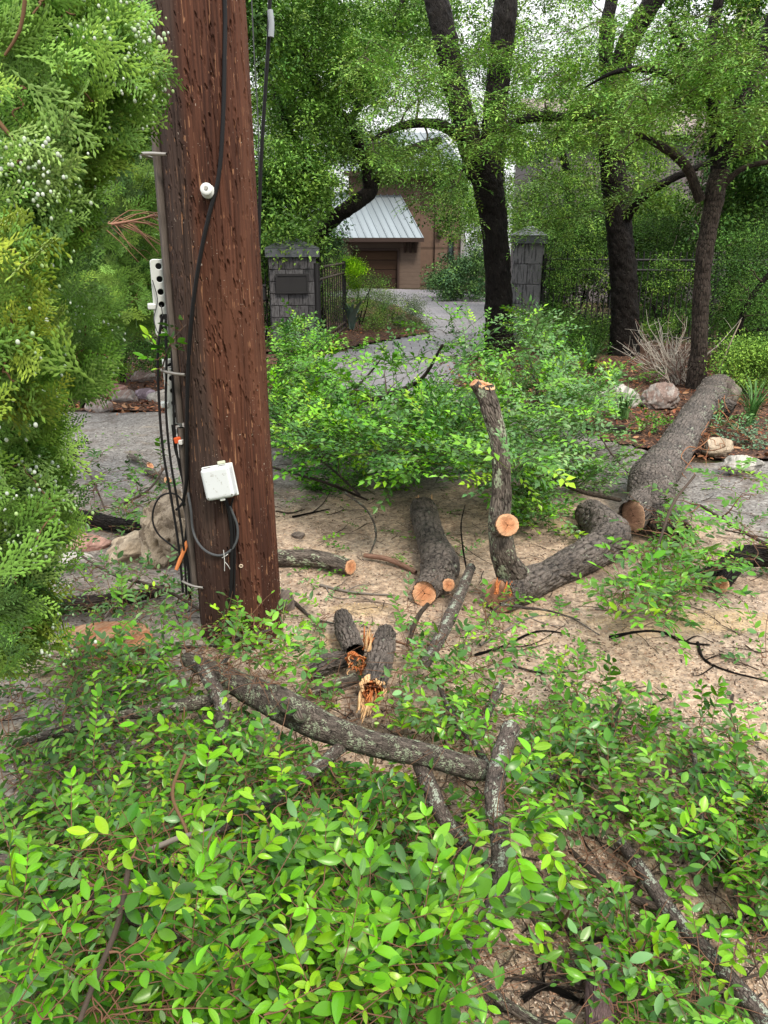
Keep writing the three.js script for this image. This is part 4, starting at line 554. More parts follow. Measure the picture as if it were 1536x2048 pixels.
// few leaves lie over the limbs and cuts that stay in view
const CLEAR = [[[[385, 1325], [560, 1400], [640, 1450], [740, 1485], [850, 1510], [970, 1545]], 46], [[[1018, 1450], [995, 1540], [998, 1640]], 28], [[[862, 1570], [935, 1690]], 24], [[[760, 1290], [735, 1430]], 56], [[[690, 1240], [715, 1350]], 46], [[[942, 1140], [880, 1285]], 26], [[[850, 1195], [900, 1168]], 42], [[[1240, 1680], [1350, 1830], [1536, 2040]], 15], [[[990, 1000], [1005, 1130]], 45], [[[998, 590], [998, 690]], 42], [[[1262, 1035], [1252, 995]], 52], [[[1000, 1700], [970, 1860]], 16], [[[990, 1930], [1130, 2010]], 55], [[[1140, 1690], [1250, 1730]], 34], [[[1390, 1770], [1440, 1800]], 30], [[[1180, 1690], [1250, 1740]], 26], [[[430, 960], [450, 980]], 60], [[[840, 1000], [870, 1110]], 40], [[[640, 880], [880, 750]], 12]];
const segD = (x, y, q) => { let b = 1e9; for (let i = 0; i < q.length - 1; i++) { const [ax, ay] = q[i], [bx, by] = q[i + 1], dx = bx - ax, dy = by - ay, t = clamp(((x - ax) * dx + (y - ay) * dy) / (dx * dx + dy * dy), 0, 1); b = Math.min(b, Math.hypot(x - ax - t * dx, y - ay - t * dy)); } return b; };
const covers = (p) => { const [x, y] = pxOf(p); for (const [q, r] of CLEAR) if (segD(x, y, q) < r && rnd() < .88) return true; return false; };
// limbs: { pts, r, mat, name }; seeds: { p, d }
function bough(name, label, at, limbs, seeds, o = {}) {
  const t = thing(name, label, o.cat ?? 'branch', at, o.group); seed(o.seed ?? 1);
  const nodes = [];
  for (const l of limbs) { const g = tube(l.pts, l.r, { seg: l.seg ?? 22, step: l.step ?? .014, tile: l.r[0] > .03 ? .3 : .13, tip: true, disp: barkDisp(plates, l.amp ?? Math.min(.007, l.r[0] * .14), l.r[0] > .03 ? .3 : .13) }); part(l.name ?? 'limb', g, l.mat ?? M.limb, t); const n = Math.ceil(g.len / .05); for (let i = 0; i <= n; i++) { const k = i / n * (l.r.length - 1), j = Math.min(l.r.length - 2, Math.floor(k)); nodes.push({ p: g.curve.getPoint(i / n), r: lerp(l.r[j], l.r[j + 1], k - j), pen: .0 }); } }
  const geos = connect(nodes, seeds, { r0: o.r0 ?? .004, r1: .0014, grow: .005, w: .13 }); let leaves = [], sprigs = [], cols = o.cols ?? GREEN.fresh;
  if (o.mode === 'sprig') {
    for (const s of seeds) for (let k = 0; k < (o.per ?? 4); k++) { if (covers(s.p)) continue; const d = s.d.clone().add(V(gauss() * .5, gauss() * .35, gauss() * .5)).add((s.from ?? V(0, 0, 0)).clone().multiplyScalar(.3)), n = V(R(-.5, .5), 1, R(-.5, .5)), c = hsl(rnd() < .1 ? pick(GREEN.lime) : rnd() < (o.pale ?? .1) ? pick(GREEN.pale) : pick(cols), R(.8, 1.25), R(-.12, .15)); sprigs.push({ m: basis(d, n, s.p.clone().add(V(gauss(), gauss() * .6, gauss()).multiplyScalar(k ? o.spread ?? .07 : 0)), (o.scale ?? 1) * R(.8, 1.2)), c }); }
  } else for (const s of seeds) {
    const L = R(...(o.L ?? [.1, .24])), n = Math.round(L / (o.gap ?? .019)), c0 = rnd() < (o.lime ?? .13) ? pick(GREEN.lime) : rnd() < (o.pale ?? .07) ? pick(GREEN.pale) : pick(cols), sz = R(...(o.len ?? [.032, .05])), pts = [s.p.clone()]; let d = s.d.clone().add((s.from ?? V(0, 0, 0)).clone().multiplyScalar(.4)).normalize(), up = V(R(-.5, .5), 1, R(-.5, .5)), p = s.p.clone();
    up.sub(d.clone().multiplyScalar(up.dot(d))).normalize();
    for (let i = 0; i < n; i++) {
      p = p.clone().addScaledVector(d, L / n); pts.push(p); d.add(V(R(-.07, .07), -.02 + R(-.05, .05), R(-.07, .07))).normalize();
      const b = d.clone().cross(up), k = i % 2 ? 1 : -1, last = i === n - 1, x = last ? d.clone() : d.clone().multiplyScalar(.62 + R(-.2, .2)).addScaledVector(b, k * .78).addScaledVector(up, R(-.05, .3)), nn = up.clone().add(V(R(-.75, .75), R(-.2, .3), R(-.75, .75)));
      if (covers(p.clone().addScaledVector(x, sz * .6))) continue;
      if (FB(p.x * 4.5, p.z * 4.5, 27, 2) < -.2 && rnd() < .55) continue;
      const z = sz * R(.55, 1.22) * (i < 2 ? .75 : 1) * (last ? .9 : 1); if (rnd() < .09) { nn.negate(); } const back = nn.y < 0; leaves.push({ p, x, nn, z, c: hsl(back ? pick(GREEN.pale) : c0, R(.55, 1.3) * (last || i > n - 3 ? 1.15 : 1), R(-.1, .12)) }); if (rnd() < .25) leaves.push({ p, x: x.clone().addScaledVector(b, -k * 1.5), nn, z: z * .8, c: hsl(c0, R(.8, 1.2), 0) });
    }
    geos.push(tube(pts.length > 2 ? pts : [pts[0], pts[0].clone().lerp(pts.at(-1), .5), pts.at(-1)], [.0014, .0007], { seg: 4, step: .03 }));
  }
  if (geos.length) stuff(part('twigs', merge(geos), o.twig ?? (o.mode ? M.twig : M.stem), t));
  if (leaves.length) {
    for (const l of leaves) { const q = pxOf(l.p); l.big = q[0] > -20 && q[0] < 1556 && q[1] > 0 && q[1] < 2070 ? l.z / q[2] * (1 + l.p.y) : 0; }
    leaves.sort((a, b) => b.big - a.big); const own = leaves.slice(0, o.parts ?? 300), rest = leaves.slice(o.parts ?? 300), off = t.position;
    for (const l of own) { const m = shade(new THREE.Mesh(pick(LEAF), leafPartMat(l.c))); m.name = 'leaf'; basis(l.x, l.nn, l.p.clone().sub(off), l.z).decompose(m.position, m.quaternion, m.scale); t.add(m); }
    scatter('foliage', LEAF, leafWhite, rest.map((l) => ({ m: basis(l.x, l.nn, l.p, l.z), c: l.c })), t);
  }
  if (sprigs.length) scatter('foliage', o.geos ?? SPRIG, o.mat ?? sprigMat, sprigs, t);
  return t;
}
const L = (pts, r, mat, name) => ({ pts: pts.map(([x, y, h]) => G(x, y, h)), r, mat, name });
seed(1001);
// 1. the lichened limb across the left foreground and its mass of leaves
bough('fallen_bough', 'thick lichen spotted limb lying across the left foreground amid leaves', G(640, 1480, 0), [
  L([[372, 1318, .2], [430, 1345, .22], [500, 1380, .22], [560, 1408, .23], [640, 1452, .23], [740, 1486, .24], [850, 1510, .25], [950, 1538, .26], [1000, 1548, .26]], [.026, .036, .046, .054, .045, .037, .035, .031, .02], M.limb),
  L([[395, 1322, .24], [420, 1360, .25], [445, 1420, .22], [440, 1490, .15]], [.02, .024, .024, .016], M.lichen, 'branch'),
  L([[835, 1510, .22], [862, 1580, .2], [890, 1640, .17], [935, 1690, .12], [990, 1740, .08]], [.026, .024, .021, .017, .011], M.lichen, 'branch'),
  L([[560, 1400, .24], [590, 1420, .28], [602, 1432, .3]], [.045, .032, .022], M.limb, 'knot'),
  L([[440, 1400, .2], [300, 1420, .17], [170, 1450, .16], [20, 1490, .15]], [.024, .02, .017, .012], M.limb, 'branch'),
  L([[700, 1480, .22], [600, 1560, .2], [480, 1640, .2], [300, 1700, .22]], [.02, .016, .012, .008], M.lichen, 'branch'),
], [...seedsPx([[0, 1330], [130, 1310], [300, 1320], [420, 1400], [560, 1460], [700, 1530], [820, 1560], [860, 1700], [700, 1720], [520, 1700], [300, 1700], [0, 1700]], 520, .02, .21), ...seedsPx([[0, 1360], [420, 1420], [700, 1560], [860, 1720], [0, 1740]], 170, .01, .09), ...seedsPx([[700, 1560], [900, 1600], [900, 1720], [720, 1680]], 45, .02, .12), ...seedsPx([[470, 1470], [610, 1470], [620, 1560], [480, 1600]], 26, .22, .32)], { seed: 11, cols: [...GREEN.fresh, ...GREEN.mid, ...GREEN.dark], len: [.028, .043] });
// 2. the bough that fills the bottom left
bough('fallen_bough', 'dense bright green bough filling the bottom left corner', G(300, 1900, 0), [
  L([[0, 1720, .2], [140, 1760, .24], [260, 1830, .26], [420, 1900, .28], [600, 1960, .28], [800, 2060, .26]], [.016, .015, .013, .012, .01, .008], M.limb), L([[370, 1510, .33], [345, 1590, .36], [372, 1660, .36], [395, 1740, .33]], [.0042, .004, .0035, .003], M.twigBrown, 'twig'), L([[300, 1700, .34], [360, 1675, .36], [430, 1660, .36]], [.006, .006, .005], M.twigGrey, 'twig'), L([[260, 1720, .35], [235, 1850, .38], [190, 1960, .4], [160, 2040, .4]], [.006, .005, .005, .004], M.twig, 'twig'),
], [...seedsPx([[0, 1700], [200, 1680], [480, 1690], [640, 1750], [800, 1830], [900, 1900], [930, 2048], [0, 2048]], 430, .05, .4), ...seedsPx([[0, 1700], [640, 1720], [880, 1860], [900, 2048], [0, 2048]], 170, .02, .16), ...seedsPx([[100, 1640], [620, 1560], [600, 1760], [200, 1800]], 70, .24, .36)], { seed: 12, cols: [...GREEN.fresh, ...GREEN.fresh, ...GREEN.mid], len: [.029, .05], lime: .2 });
// 3. the bough at the bottom centre, with its forked lichen limb
bough('fallen_bough', 'forked pale lichen limb rising in the lower centre with bright leaves at its foot', G(960, 1880, 0), [
  L([[1022, 1455, .3], [1000, 1520, .3], [988, 1590, .28], [1000, 1680, .24], [1000, 1760, .2], [975, 1850, .16], [930, 1905, .12]], [.026, .027, .024, .024, .025, .027, .018], M.lichen),
  L([[975, 1850, .14], [940, 1930, .1], [990, 1990, .06], [1080, 2048, .04]], [.02, .015, .012, .01], M.limb, 'branch'), L([[720, 1790, .1], [820, 1830, .12], [900, 1870, .13]], [.01, .013, .014], M.stick, 'branch'), L([[1010, 1760, .1], [1080, 1860, .06], [1100, 1930, .03]], [.008, .007, .005], M.stick, 'branch'),
], [...seedsPx([[690, 1700], [860, 1690], [960, 1740], [980, 1860], [900, 1980], [860, 2048], [640, 2048], [640, 1850]], 135, .1, .34), ...seedsPx([[960, 1560], [1060, 1580], [1040, 1720], [980, 1700]], 26, .2, .32)], { seed: 13, cols: [...GREEN.fresh, ...GREEN.mid], len: [.036, .056], lime: .24 });
// 4. the leafy mass right of the broken limb
bough('fallen_bough', 'leafy bough with slanting pale lichen sticks right of the splintered limb', G(880, 1420, 0), [
  L([[942, 1135, .16], [915, 1200, .17], [885, 1265, .16], [850, 1330, .12]], [.022, .027, .026, .02], M.lichen), L([[880, 1375, .14], [905, 1430, .16], [950, 1490, .2], [985, 1550, .22]], [.008, .012, .013, .012], M.lichen, 'branch'), L([[1000, 1370, .2], [978, 1420, .16], [960, 1480, .1]], [.016, .014, .01], M.lichen, 'branch'), L([[856, 1208, .12], [838, 1230, .1], [815, 1290, .06]], [.01, .011, .01], M.stick, 'branch'),
], [...seedsPx([[790, 1300], [880, 1260], [980, 1330], [1000, 1420], [960, 1500], [820, 1500], [760, 1440]], 130, .02, .22), ...seedsPx([[600, 1350], [690, 1380], [720, 1450], [690, 1475], [600, 1420]], 30, .02, .1), ...seedsPx([[630, 1200], [672, 1230], [668, 1330], [620, 1320]], 9, .02, .1), ...seedsPx([[800, 1200], [850, 1240], [850, 1330], [800, 1320]], 16, .02, .12), ...seedsPx([[900, 1500], [1010, 1490], [1040, 1600], [920, 1620]], 30, .1, .24)], { seed: 14, cols: [...GREEN.mid, ...GREEN.fresh], len: [.03, .045], pale: .2 });
// 5. right foreground: two boughs
bough('fallen_bough', 'leafy green bough lying on the sawdust in the right foreground', G(1250, 1560, 0), [
  L([[1060, 1560, .06], [1150, 1545, .1], [1270, 1550, .1], [1400, 1540, .1], [1536, 1560, .08]], [.012, .012, .01, .009, .006], M.limb), L([[1385, 1490, .12], [1400, 1600, .12], [1410, 1700, .1]], [.009, .008, .006], M.limb, 'branch'), L([[1240, 1400, .14], [1220, 1480, .12], [1200, 1560, .08]], [.007, .007, .006], M.stick, 'branch'),
], [...seedsPx([[1070, 1400], [1150, 1340], [1230, 1360], [1260, 1430], [1400, 1440], [1536, 1480], [1536, 1720], [1380, 1700], [1240, 1660], [1080, 1640], [1050, 1500]], 270, .01, .15), ...seedsPx([[1090, 1370], [1230, 1370], [1240, 1560], [1080, 1560]], 60, .04, .2), ...seedsPx([[1380, 1580], [1536, 1560], [1536, 1800], [1420, 1740]], 60, .02, .16)], { seed: 15, cols: [...GREEN.mid, ...GREEN.dark, ...GREEN.fresh], len: [.03, .045] });
bough('fallen_bough', 'dark knobbly lichen branch slanting to the bottom right corner with leaf clusters', G(1350, 1850, 0), [
  L([[1240, 1680, .06], [1290, 1750, .07], [1345, 1830, .07], [1420, 1910, .06], [1480, 1980, .06], [1560, 2070, .05]], [.014, .018, .02, .018, .018, .02], M.lichen), L([[1140, 1700, .05], [1230, 1780, .06], [1330, 1820, .06]], [.007, .009, .01], M.stick, 'branch'), L([[1390, 1640, .12], [1440, 1740, .1], [1530, 1850, .08]], [.008, .007, .005], M.limb, 'branch'), L([[1090, 1830, .04], [1200, 1880, .05], [1340, 1900, .06]], [.005, .007, .009], M.stick, 'branch'),
], [...seedsPx([[1120, 1700], [1300, 1680], [1320, 1800], [1180, 1850], [1110, 1800]], 34, .01, .1), ...seedsPx([[1120, 1880], [1280, 1850], [1440, 1900], [1440, 2048], [1230, 2048], [1190, 1990]], 95, .01, .14), ...seedsPx([[1440, 1690], [1536, 1660], [1536, 1800], [1460, 1800]], 40, .02, .16), ...seedsPx([[1470, 1820], [1536, 1800], [1536, 1920], [1490, 1920]], 14, .03, .1)], { seed: 16, cols: [...GREEN.fresh, ...GREEN.mid], len: [.03, .046] });
// 6. round the foot of the pole
bough('fallen_bough', 'pale leafy sprigs around the foot of the utility pole', G(500, 1300, 0), [
  L([[250, 1345, .1], [340, 1300, .14], [430, 1290, .2], [540, 1260, .22]], [.008, .008, .007, .005], M.lichen), L([[470, 1290, .25], [440, 1340, .24], [425, 1400, .2]], [.008, .01, .012], M.lichen, 'branch'),
], [...seedsPx([[340, 1290], [480, 1220], [560, 1250], [600, 1330], [560, 1380], [380, 1370]], 130, .1, .34), ...seedsPx([[110, 1280], [340, 1300], [380, 1360], [120, 1380]], 50, .05, .2)], { seed: 17, cols: [...GREEN.mid, ...GREEN.fresh], len: [.028, .042], pale: .25, lime: .12 });
bough('fallen_bough', 'tangle of thin leafy branches left of the pole in front of the boulders', G(280, 1180, 0), [
  L([[160, 1110, .1], [230, 1150, .12], [330, 1180, .12], [400, 1220, .1]], [.006, .008, .008, .006], M.twig), L([[300, 1110, .18], [270, 1160, .14], [205, 1240, .1]], [.005, .006, .006], M.twigGrey, 'branch'),
], seedsPx([[110, 1130], [240, 1120], [330, 1140], [400, 1170], [400, 1260], [260, 1250], [150, 1230]], 105, .02, .22), { seed: 18, cols: [...GREEN.mid, ...GREEN.dark, ...GREEN.pale], len: [.026, .04], pale: .25, parts: 200 });
bough('fallen_bough', 'dark green leafy branch on the road left of the pole and boulders', G(280, 1000, 0), [
  L([[140, 905, .2], [170, 935, .18], [190, 970, .14], [210, 1020, .1]], [.006, .006, .006, .005], M.twig), L([[330, 935, .26], [290, 985, .22], [240, 1010, .16]], [.006, .007, .007], M.twig, 'branch'),
], [...seedsPx([[130, 890], [195, 900], [215, 960], [170, 990]], 22, .1, .26), ...seedsPx([[240, 935], [330, 925], [330, 1000], [250, 1040]], 40, .1, .3), ...seedsPx([[110, 990], [300, 1010], [310, 1070], [150, 1080]], 40, .04, .16)], { seed: 19, cols: [...GREEN.dark, ...GREEN.mid], len: [.03, .045], parts: 200 });
// 7. the sprig hanging at the right, in front of the trunk
bough('fallen_bough', 'fresh green sprig arching in front of the big trunk and dark log at right', G(1310, 1230, 0), [
  L([[1390, 950, .5], [1345, 1010, .42], [1320, 1080, .3], [1290, 1160, .2], [1240, 1210, .1]], [.006, .007, .006, .005, .003], M.twig), L([[1536, 1090, .2], [1480, 1060, .25], [1400, 1010, .36]], [.009, .008, .006], M.stick, 'branch'), L([[1315, 1110, .26], [1316, 1180, .14], [1310, 1240, .04]], [.004, .004, .003], M.twig, 'twig'),
], [...seedsPx([[1290, 1010], [1370, 990], [1400, 1060], [1450, 1130], [1400, 1190], [1330, 1250], [1220, 1240], [1230, 1180], [1270, 1130]], 190, .04, .36), ...seedsPx([[1420, 930], [1520, 930], [1530, 1000], [1440, 1000]], 12, .3, .45)], { seed: 20, cols: [...GREEN.mid, ...GREEN.fresh], len: [.036, .052], parts: 300, lime: .04 });
bough('fallen_bough', 'small leaf cluster in front of the cut face of the bent log', G(990, 1240, 0), [L([[1040, 1190, .1], [1000, 1210, .12], [960, 1250, .08]], [.005, .005, .004], M.twig)], seedsPx([[955, 1180], [1005, 1190], [1010, 1270], [960, 1280]], 26, .03, .2), { seed: 21, cols: GREEN.mid, len: [.026, .04], parts: 150 });
bough('fallen_bough', 'small sprigs at the right edge of the road above the dark log', G(1500, 1080, 0), [L([[1560, 1080, .3], [1500, 1070, .3], [1450, 1060, .25]], [.004, .004, .003], M.twig)], [...seedsPx([[1480, 1050], [1536, 1040], [1536, 1130], [1480, 1120]], 16, .15, .35), ...seedsPx([[1505, 1320], [1536, 1310], [1536, 1345]], 3, .03, .1)], { seed: 22, cols: GREEN.mid, len: [.03, .044], parts: 100 });
// 8. the fallen crown across the road
const crownM = [...GREEN.mid, ...GREEN.fresh];
bough('fallen_bough', 'broad fallen tree crown of small leaves lying across the road right of the pole', G(760, 940, 0), [
  L([[630, 885, .3], [680, 825, .5], [760, 795, .6], [840, 760, .75], [885, 690, 1.0]], [.026, .024, .02, .014, .008], M.grey), L([[545, 935, .3], [650, 965, .3], [700, 985, .16], [735, 1000, .1]], [.007, .008, .008, .006], M.grey, 'branch'), L([[560, 880, .4], [640, 920, .35], [720, 990, .25]], [.006, .007, .006], M.grey, 'branch'), L([[700, 790, .55], [745, 740, .7], [760, 720, .8]], [.01, .007, .005], M.grey, 'branch'), L([[900, 800, .6], [860, 870, .45], [850, 940, .3]], [.008, .008, .006], M.twig, 'branch'), L([[690, 985, .2], [735, 1022, .14], [752, 1070, .08], [738, 1112, .03]], [.007, .006, .006, .004], M.lichen, 'branch'),
], [...seedsPx([[545, 745], [620, 725], [700, 790], [800, 785], [900, 790], [960, 800], [980, 930], [900, 940], [800, 920], [660, 915], [545, 880]], 640, .03, .62), ...seedsPx([[545, 670], [640, 680], [680, 760], [560, 770]], 60, .3, .8), ...seedsPx([[690, 690], [860, 690], [960, 660], [960, 780], [800, 780], [700, 770]], 34, .45, .95), ...seedsPx([[840, 640], [960, 650], [950, 740], [870, 720]], 16, .7, 1.0), ...seedsPx([[560, 930], [740, 930], [820, 960], [740, 1000], [600, 970]], 30, .01, .08), ...seedsPx([[540, 660], [600, 650], [640, 700]], 20, .5, .8)], { seed: 23, mode: 'sprig', per: 4, cols: [...crownM, ...GREEN.dark], r0: .006, spread: .1, scale: 1.1 });
bough('fallen_bough', 'pale green fallen branches behind the tall stub, sprawling towards the trunk', G(1110, 880, 0), [
  L([[1060, 720, .5], [1080, 800, .4], [1110, 860, .3], [1140, 855, .25], [1248, 856, .2]], [.01, .014, .016, .02, .02], M.grey), L([[1136, 780, .5], [1150, 820, .4], [1145, 860, .3]], [.012, .013, .012], M.stick, 'branch'), L([[1150, 855, .22], [1220, 862, .2], [1282, 866, .15]], [.014, .012, .009], M.grey, 'branch'), L([[1050, 930, .1], [1110, 960, .12], [1170, 985, .12], [1240, 1000, .12]], [.009, .012, .013, .013], M.stick, 'branch'), L([[1070, 770, .4], [1000, 800, .4], [960, 870, .3]], [.01, .008, .006], M.grey, 'branch'), L([[1205, 880, .1], [1225, 910, .1], [1260, 950, .05]], [.006, .006, .004], M.twig, 'branch'),
], [...seedsPx([[960, 700], [1040, 650], [1110, 640], [1130, 720], [1200, 740], [1240, 790], [1200, 860], [1130, 890], [1080, 930], [1000, 960], [975, 850]], 330, .08, .75), ...seedsPx([[1015, 640], [1090, 620], [1110, 700], [1030, 710]], 40, .7, 1.05), ...seedsPx([[1040, 880], [1230, 880], [1230, 960], [1130, 985], [1040, 1000]], 60, .01, .16), ...seedsPx([[1020, 980], [1110, 990], [1100, 1060], [1040, 1050]], 26, .02, .14)], { seed: 24, mode: 'sprig', per: 4, cols: [...GREEN.mid, ...GREEN.pale], pale: .35, r0: .006, spread: .09, scale: 1.05 });
// a vine on the pole
bough('vine', 'leafy vine sprig clinging to the left side of the pole between the covers', P(350, 680, 2.8), [{ pts: [P(325, 735, 2.82), P(335, 700, 2.78), P(355, 668, 2.74), P(372, 650, 2.76)], r: [.003, .003, .002, .002], mat: M.twig, name: 'stem' }], [[322, 700, 2.8], [332, 712, 2.78], [345, 680, 2.72], [360, 662, 2.72], [338, 690, 2.74], [316, 720, 2.8], [328, 735, 2.8], [352, 700, 2.74], [322, 755, 2.83], [312, 690, 2.84], [366, 655, 2.72]].map(([x, y, d]) => ({ p: P(x, y, d), d: V(R(-.6, .6), R(-.2, .6), .3).normalize() })), { seed: 25, cols: GREEN.fresh, len: [.036, .05], L: [.04, .08], gap: .013, parts: 150, cat: 'vine' });

// ---------------------------------------------------------------- litter on the road
{
  seed(401); const chipG = (l, w, h) => { const g = new THREE.BoxGeometry(l, h, w, 1, 1, 1), q = g.attributes.position; for (let i = 0; i < q.count; i++) q.setXYZ(i, q.getX(i) * R(.7, 1.1), q.getY(i) * R(.6, 1.1), q.getZ(i) * R(.7, 1.1)); return g; };
  const lie = (p, s, tilt = .5) => basis(V(gauss(), gauss() * tilt * .5, gauss()), V(gauss() * tilt, 1, gauss() * tilt), p, s);
  const chips = [], crumbs = [], shreds = [], sticks = [];
  for (let i = 0; i < 60000; i++) { const [x, y] = [R(-20, 1556), 900 + 1148 * Math.pow(rnd(), 1.15)], p = G(x, y, .012), k = sawAmount(p.x, p.z), ye = yellowAt(p.x, p.z); if (-p.z > 7 || rnd() > .15 + .85 * Math.max(k, ye)) continue; p.y = .008 + .012 * ye; chips.push({ m: lie(p, R(.35, 1.0)), c: hsl(ye > .3 ? [.5, .36, .2] : pick([[.5, .4, .31], [.38, .28, .2], [.62, .51, .41], [.22, .145, .1], [.42, .25, .16]]), R(.7, 1.25), R(-.05, .05)) }); }
  for (let i = 0; i < 16000; i++) { const [x, y] = [R(-20, 1556), 830 + 1218 * Math.pow(rnd(), 1.1)], p = G(x, y, .01); if (-p.z > bedEdge(p.x) || FB(p.x * 1.8, p.z * 1.8, 6, 2) < R(-.35, .25)) continue; crumbs.push({ m: lie(p, R(.3, 1.2)), c: hsl(pick([[.035, .025, .02], [.09, .06, .045], [.15, .1, .075], [.06, .045, .035], [.2, .13, .09]]), R(.7, 1.3), 0) }); }
  for (let i = 0; i < 5200; i++) { const [x, y] = [R(-20, 1556), 860 + 1188 * Math.pow(rnd(), 1.1)], p = G(x, y, R(.012, .03)); if (-p.z > bedEdge(p.x) || FB(p.x * 1.4, p.z * 1.4, 11, 2) < R(-.2, .3)) continue; shreds.push({ m: lie(p, R(.012, .036), .7), c: hsl(pick([...GREEN.mid, ...GREEN.pale, ...GREEN.fresh]), R(.8, 1.3), R(-.1, .2)) }); }
  const stickG = [0, 1, 2, 3].map((k) => { const a = [V(-.5, 0, 0), V(-.15, 0, R(-.08, .08)), V(.2, .02, R(-.1, .1)), V(.5, 0, R(-.12, .12))], g = [tube(a, [.018, .013, .007], { seg: 5, step: .12 })]; if (k % 2) g.push(tube([a[1], a[1].clone().add(V(.16, .02, .13)), a[1].clone().add(V(.33, 0, .2))], [.01, .005], { seg: 4, step: .12 })); return merge(g); });
  for (let i = 0; i < 3200; i++) { const [x, y] = [R(-20, 1556), 880 + 1168 * Math.pow(rnd(), 1.05)], p = G(x, y, R(.008, .022)); if (-p.z > bedEdge(p.x) || FB(p.x * 1.1, p.z * 1.1, 15, 2) < R(-.35, .2)) continue; sticks.push({ m: lie(p, R(.03, .2) * R(.4, 1), .06), c: hsl(pick([[.05, .038, .03], [.09, .065, .05], [.035, .028, .024], [.14, .11, .09]]), R(.7, 1.2), 0) }); }
  const flat = std({ color: WHITE, roughness: .85 });
  const root = (n, l, c) => { const g = thing(n, l, c); g.userData.kind = 'stuff'; return g; };
  scatter('chips', [chipG(.009, .004, .002), chipG(.005, .004, .0025), chipG(.014, .003, .002)], flat, chips, root('sawdust', 'loose tan sawdust and wood chips strewn over the road', 'sawdust'));
  scatter('crumbs', [chipG(.02, .004, .003), chipG(.009, .006, .003), chipG(.013, .003, .003), chipG(.005, .004, .003)], flat, crumbs, root('bark_crumbs', 'dark bark crumbs scattered over the road', 'bark crumbs'));
  const torn = []; for (let i = 0; i < 300; i++) { const [x, y] = [R(540, 1540), R(960, 1420)], p = G(x, y, .02); if (FB(p.x * 1.6, p.z * 1.6, 19, 2) < R(-.2, .35)) continue; torn.push({ m: lie(p, R(.45, .9), .3), c: hsl(pick([...GREEN.mid, ...GREEN.pale]), R(.9, 1.4), 0) }); }
  scatter('shreds', LEAF, leafSoft, shreds, root('leaf_litter', 'torn green leaves scattered over the road and sawdust', 'leaf litter'));
  scatter('sticks', stickG, flat, sticks, root('twig_litter', 'short dark twigs littering the road', 'twig litter'));
  scatter('torn_sprigs', SPRIG, sprigMat, torn, root('leaf_litter', 'torn leafy sprigs scattered on the sawdust round the logs', 'leaf litter'));
  // larger sticks that can be told apart
  const S = (l, pts, r, m = M.stick, fork) => { const t = thing('dead_stick', l, 'stick', G(pts[0][0], pts[0][1], 0)), q = pts.map(([x, y, h]) => G(x, y, h ?? r + .006)); part('stick', tube(q, [r, r * .85, r * .4], { seg: 9, step: .02, tip: true, disp: (a, s, ln, rr, rep, p) => rr * .35 * N3(p.x * 30, p.y * 30, p.z * 30) }), m, t); for (const f of fork ?? []) part('side_twig', tube(f.map(([x, y, h]) => G(x, y, h ?? .012)), [r * .5, r * .35, r * .2], { seg: 6, step: .03, tip: true }), m, t); };
  S('long dark curved stick on the sawdust right of the middle', [[1220, 1275], [1262, 1266], [1320, 1264], [1370, 1284], [1420, 1290]], .008, M.wet, [[[1370, 1284], [1395, 1272], [1428, 1286]]]);
  S('thin stick with branching twigs below the long curved stick', [[1395, 1285], [1410, 1320], [1450, 1340], [1536, 1362]], .006, M.wet, [[[1410, 1320], [1440, 1310], [1480, 1312]], [[1430, 1330], [1400, 1350], [1385, 1352]]]);
  S('thin stick lying below the bent log towards the right edge', [[1190, 1218], [1300, 1228], [1420, 1226], [1536, 1232]], .004, M.twigGrey);
  S('long thin stick at the right edge, upper of two parallel ones', [[1390, 1252], [1450, 1250], [1536, 1256]], .004);
  S('wiry twig curling on the sawdust at the far right', [[1490, 1290], [1515, 1305], [1545, 1300]], .003);
  S('pale stick across the sawn end of the bent log', [[1000, 1208, .16], [1045, 1215, .12], [1100, 1222, .05], [1160, 1240, .02]], .007, M.lichen, [[[1045, 1215, .12], [1020, 1200, .14], [1010, 1190, .14]]]);
  S('bent grey stick below the sawn end of the bent log', [[960, 1290], [1010, 1262], [1060, 1236], [1130, 1232], [1200, 1270]], .006, M.twigGrey, [[[1060, 1236], [1100, 1250], [1150, 1252]]]);
  S('bundle of dark twigs fanning out right of the pale lichen stick', [[950, 1310], [1000, 1295], [1080, 1262], [1140, 1268]], .006, M.wet, [[[1000, 1295], [1060, 1290], [1130, 1250]], [[980, 1300], [1040, 1300], [1100, 1285]]]);
  S('dark twig left of the leafy mass in the right foreground', [[1020, 1330], [1080, 1345], [1160, 1342]], .005);
  S('straight dark stick on the sawdust above the right foreground leaves', [[1250, 1382], [1290, 1386], [1335, 1390]], .006);
  S('vertical crack like twig at right among bare sawdust', [[1466, 1390], [1460, 1420], [1470, 1460], [1478, 1495]], .005);
  S('forked twig on the sawdust right of the pole', [[640, 1170], [690, 1182], [740, 1188], [790, 1190]], .007, M.twigGrey, [[[690, 1182], [720, 1170], [760, 1168]], [[650, 1172], [670, 1195], [720, 1196]]]);
  S('lichen spotted stick between the pole and the orange splinters', [[565, 1180], [600, 1215], [630, 1238], [672, 1248]], .009, M.lichen);
  S('dark stick on the road between the pole and the fallen crown', [[552, 1022], [580, 1026], [610, 1018]], .006);
  S('dark twig pair on the road below the fallen crown', [[585, 1034], [625, 1025], [660, 1018]], .007, M.wet, [[[625, 1025], [645, 1008], [660, 985]]]);
  S('upright crooked twig between the forked log and the bent log', [[935, 1150, .05], [925, 1090, .16], [922, 1050, .24], [930, 1010, .3]], .005, M.wet, [[[925, 1090, .16], [950, 1110, .12], [985, 1130, .08]]]);
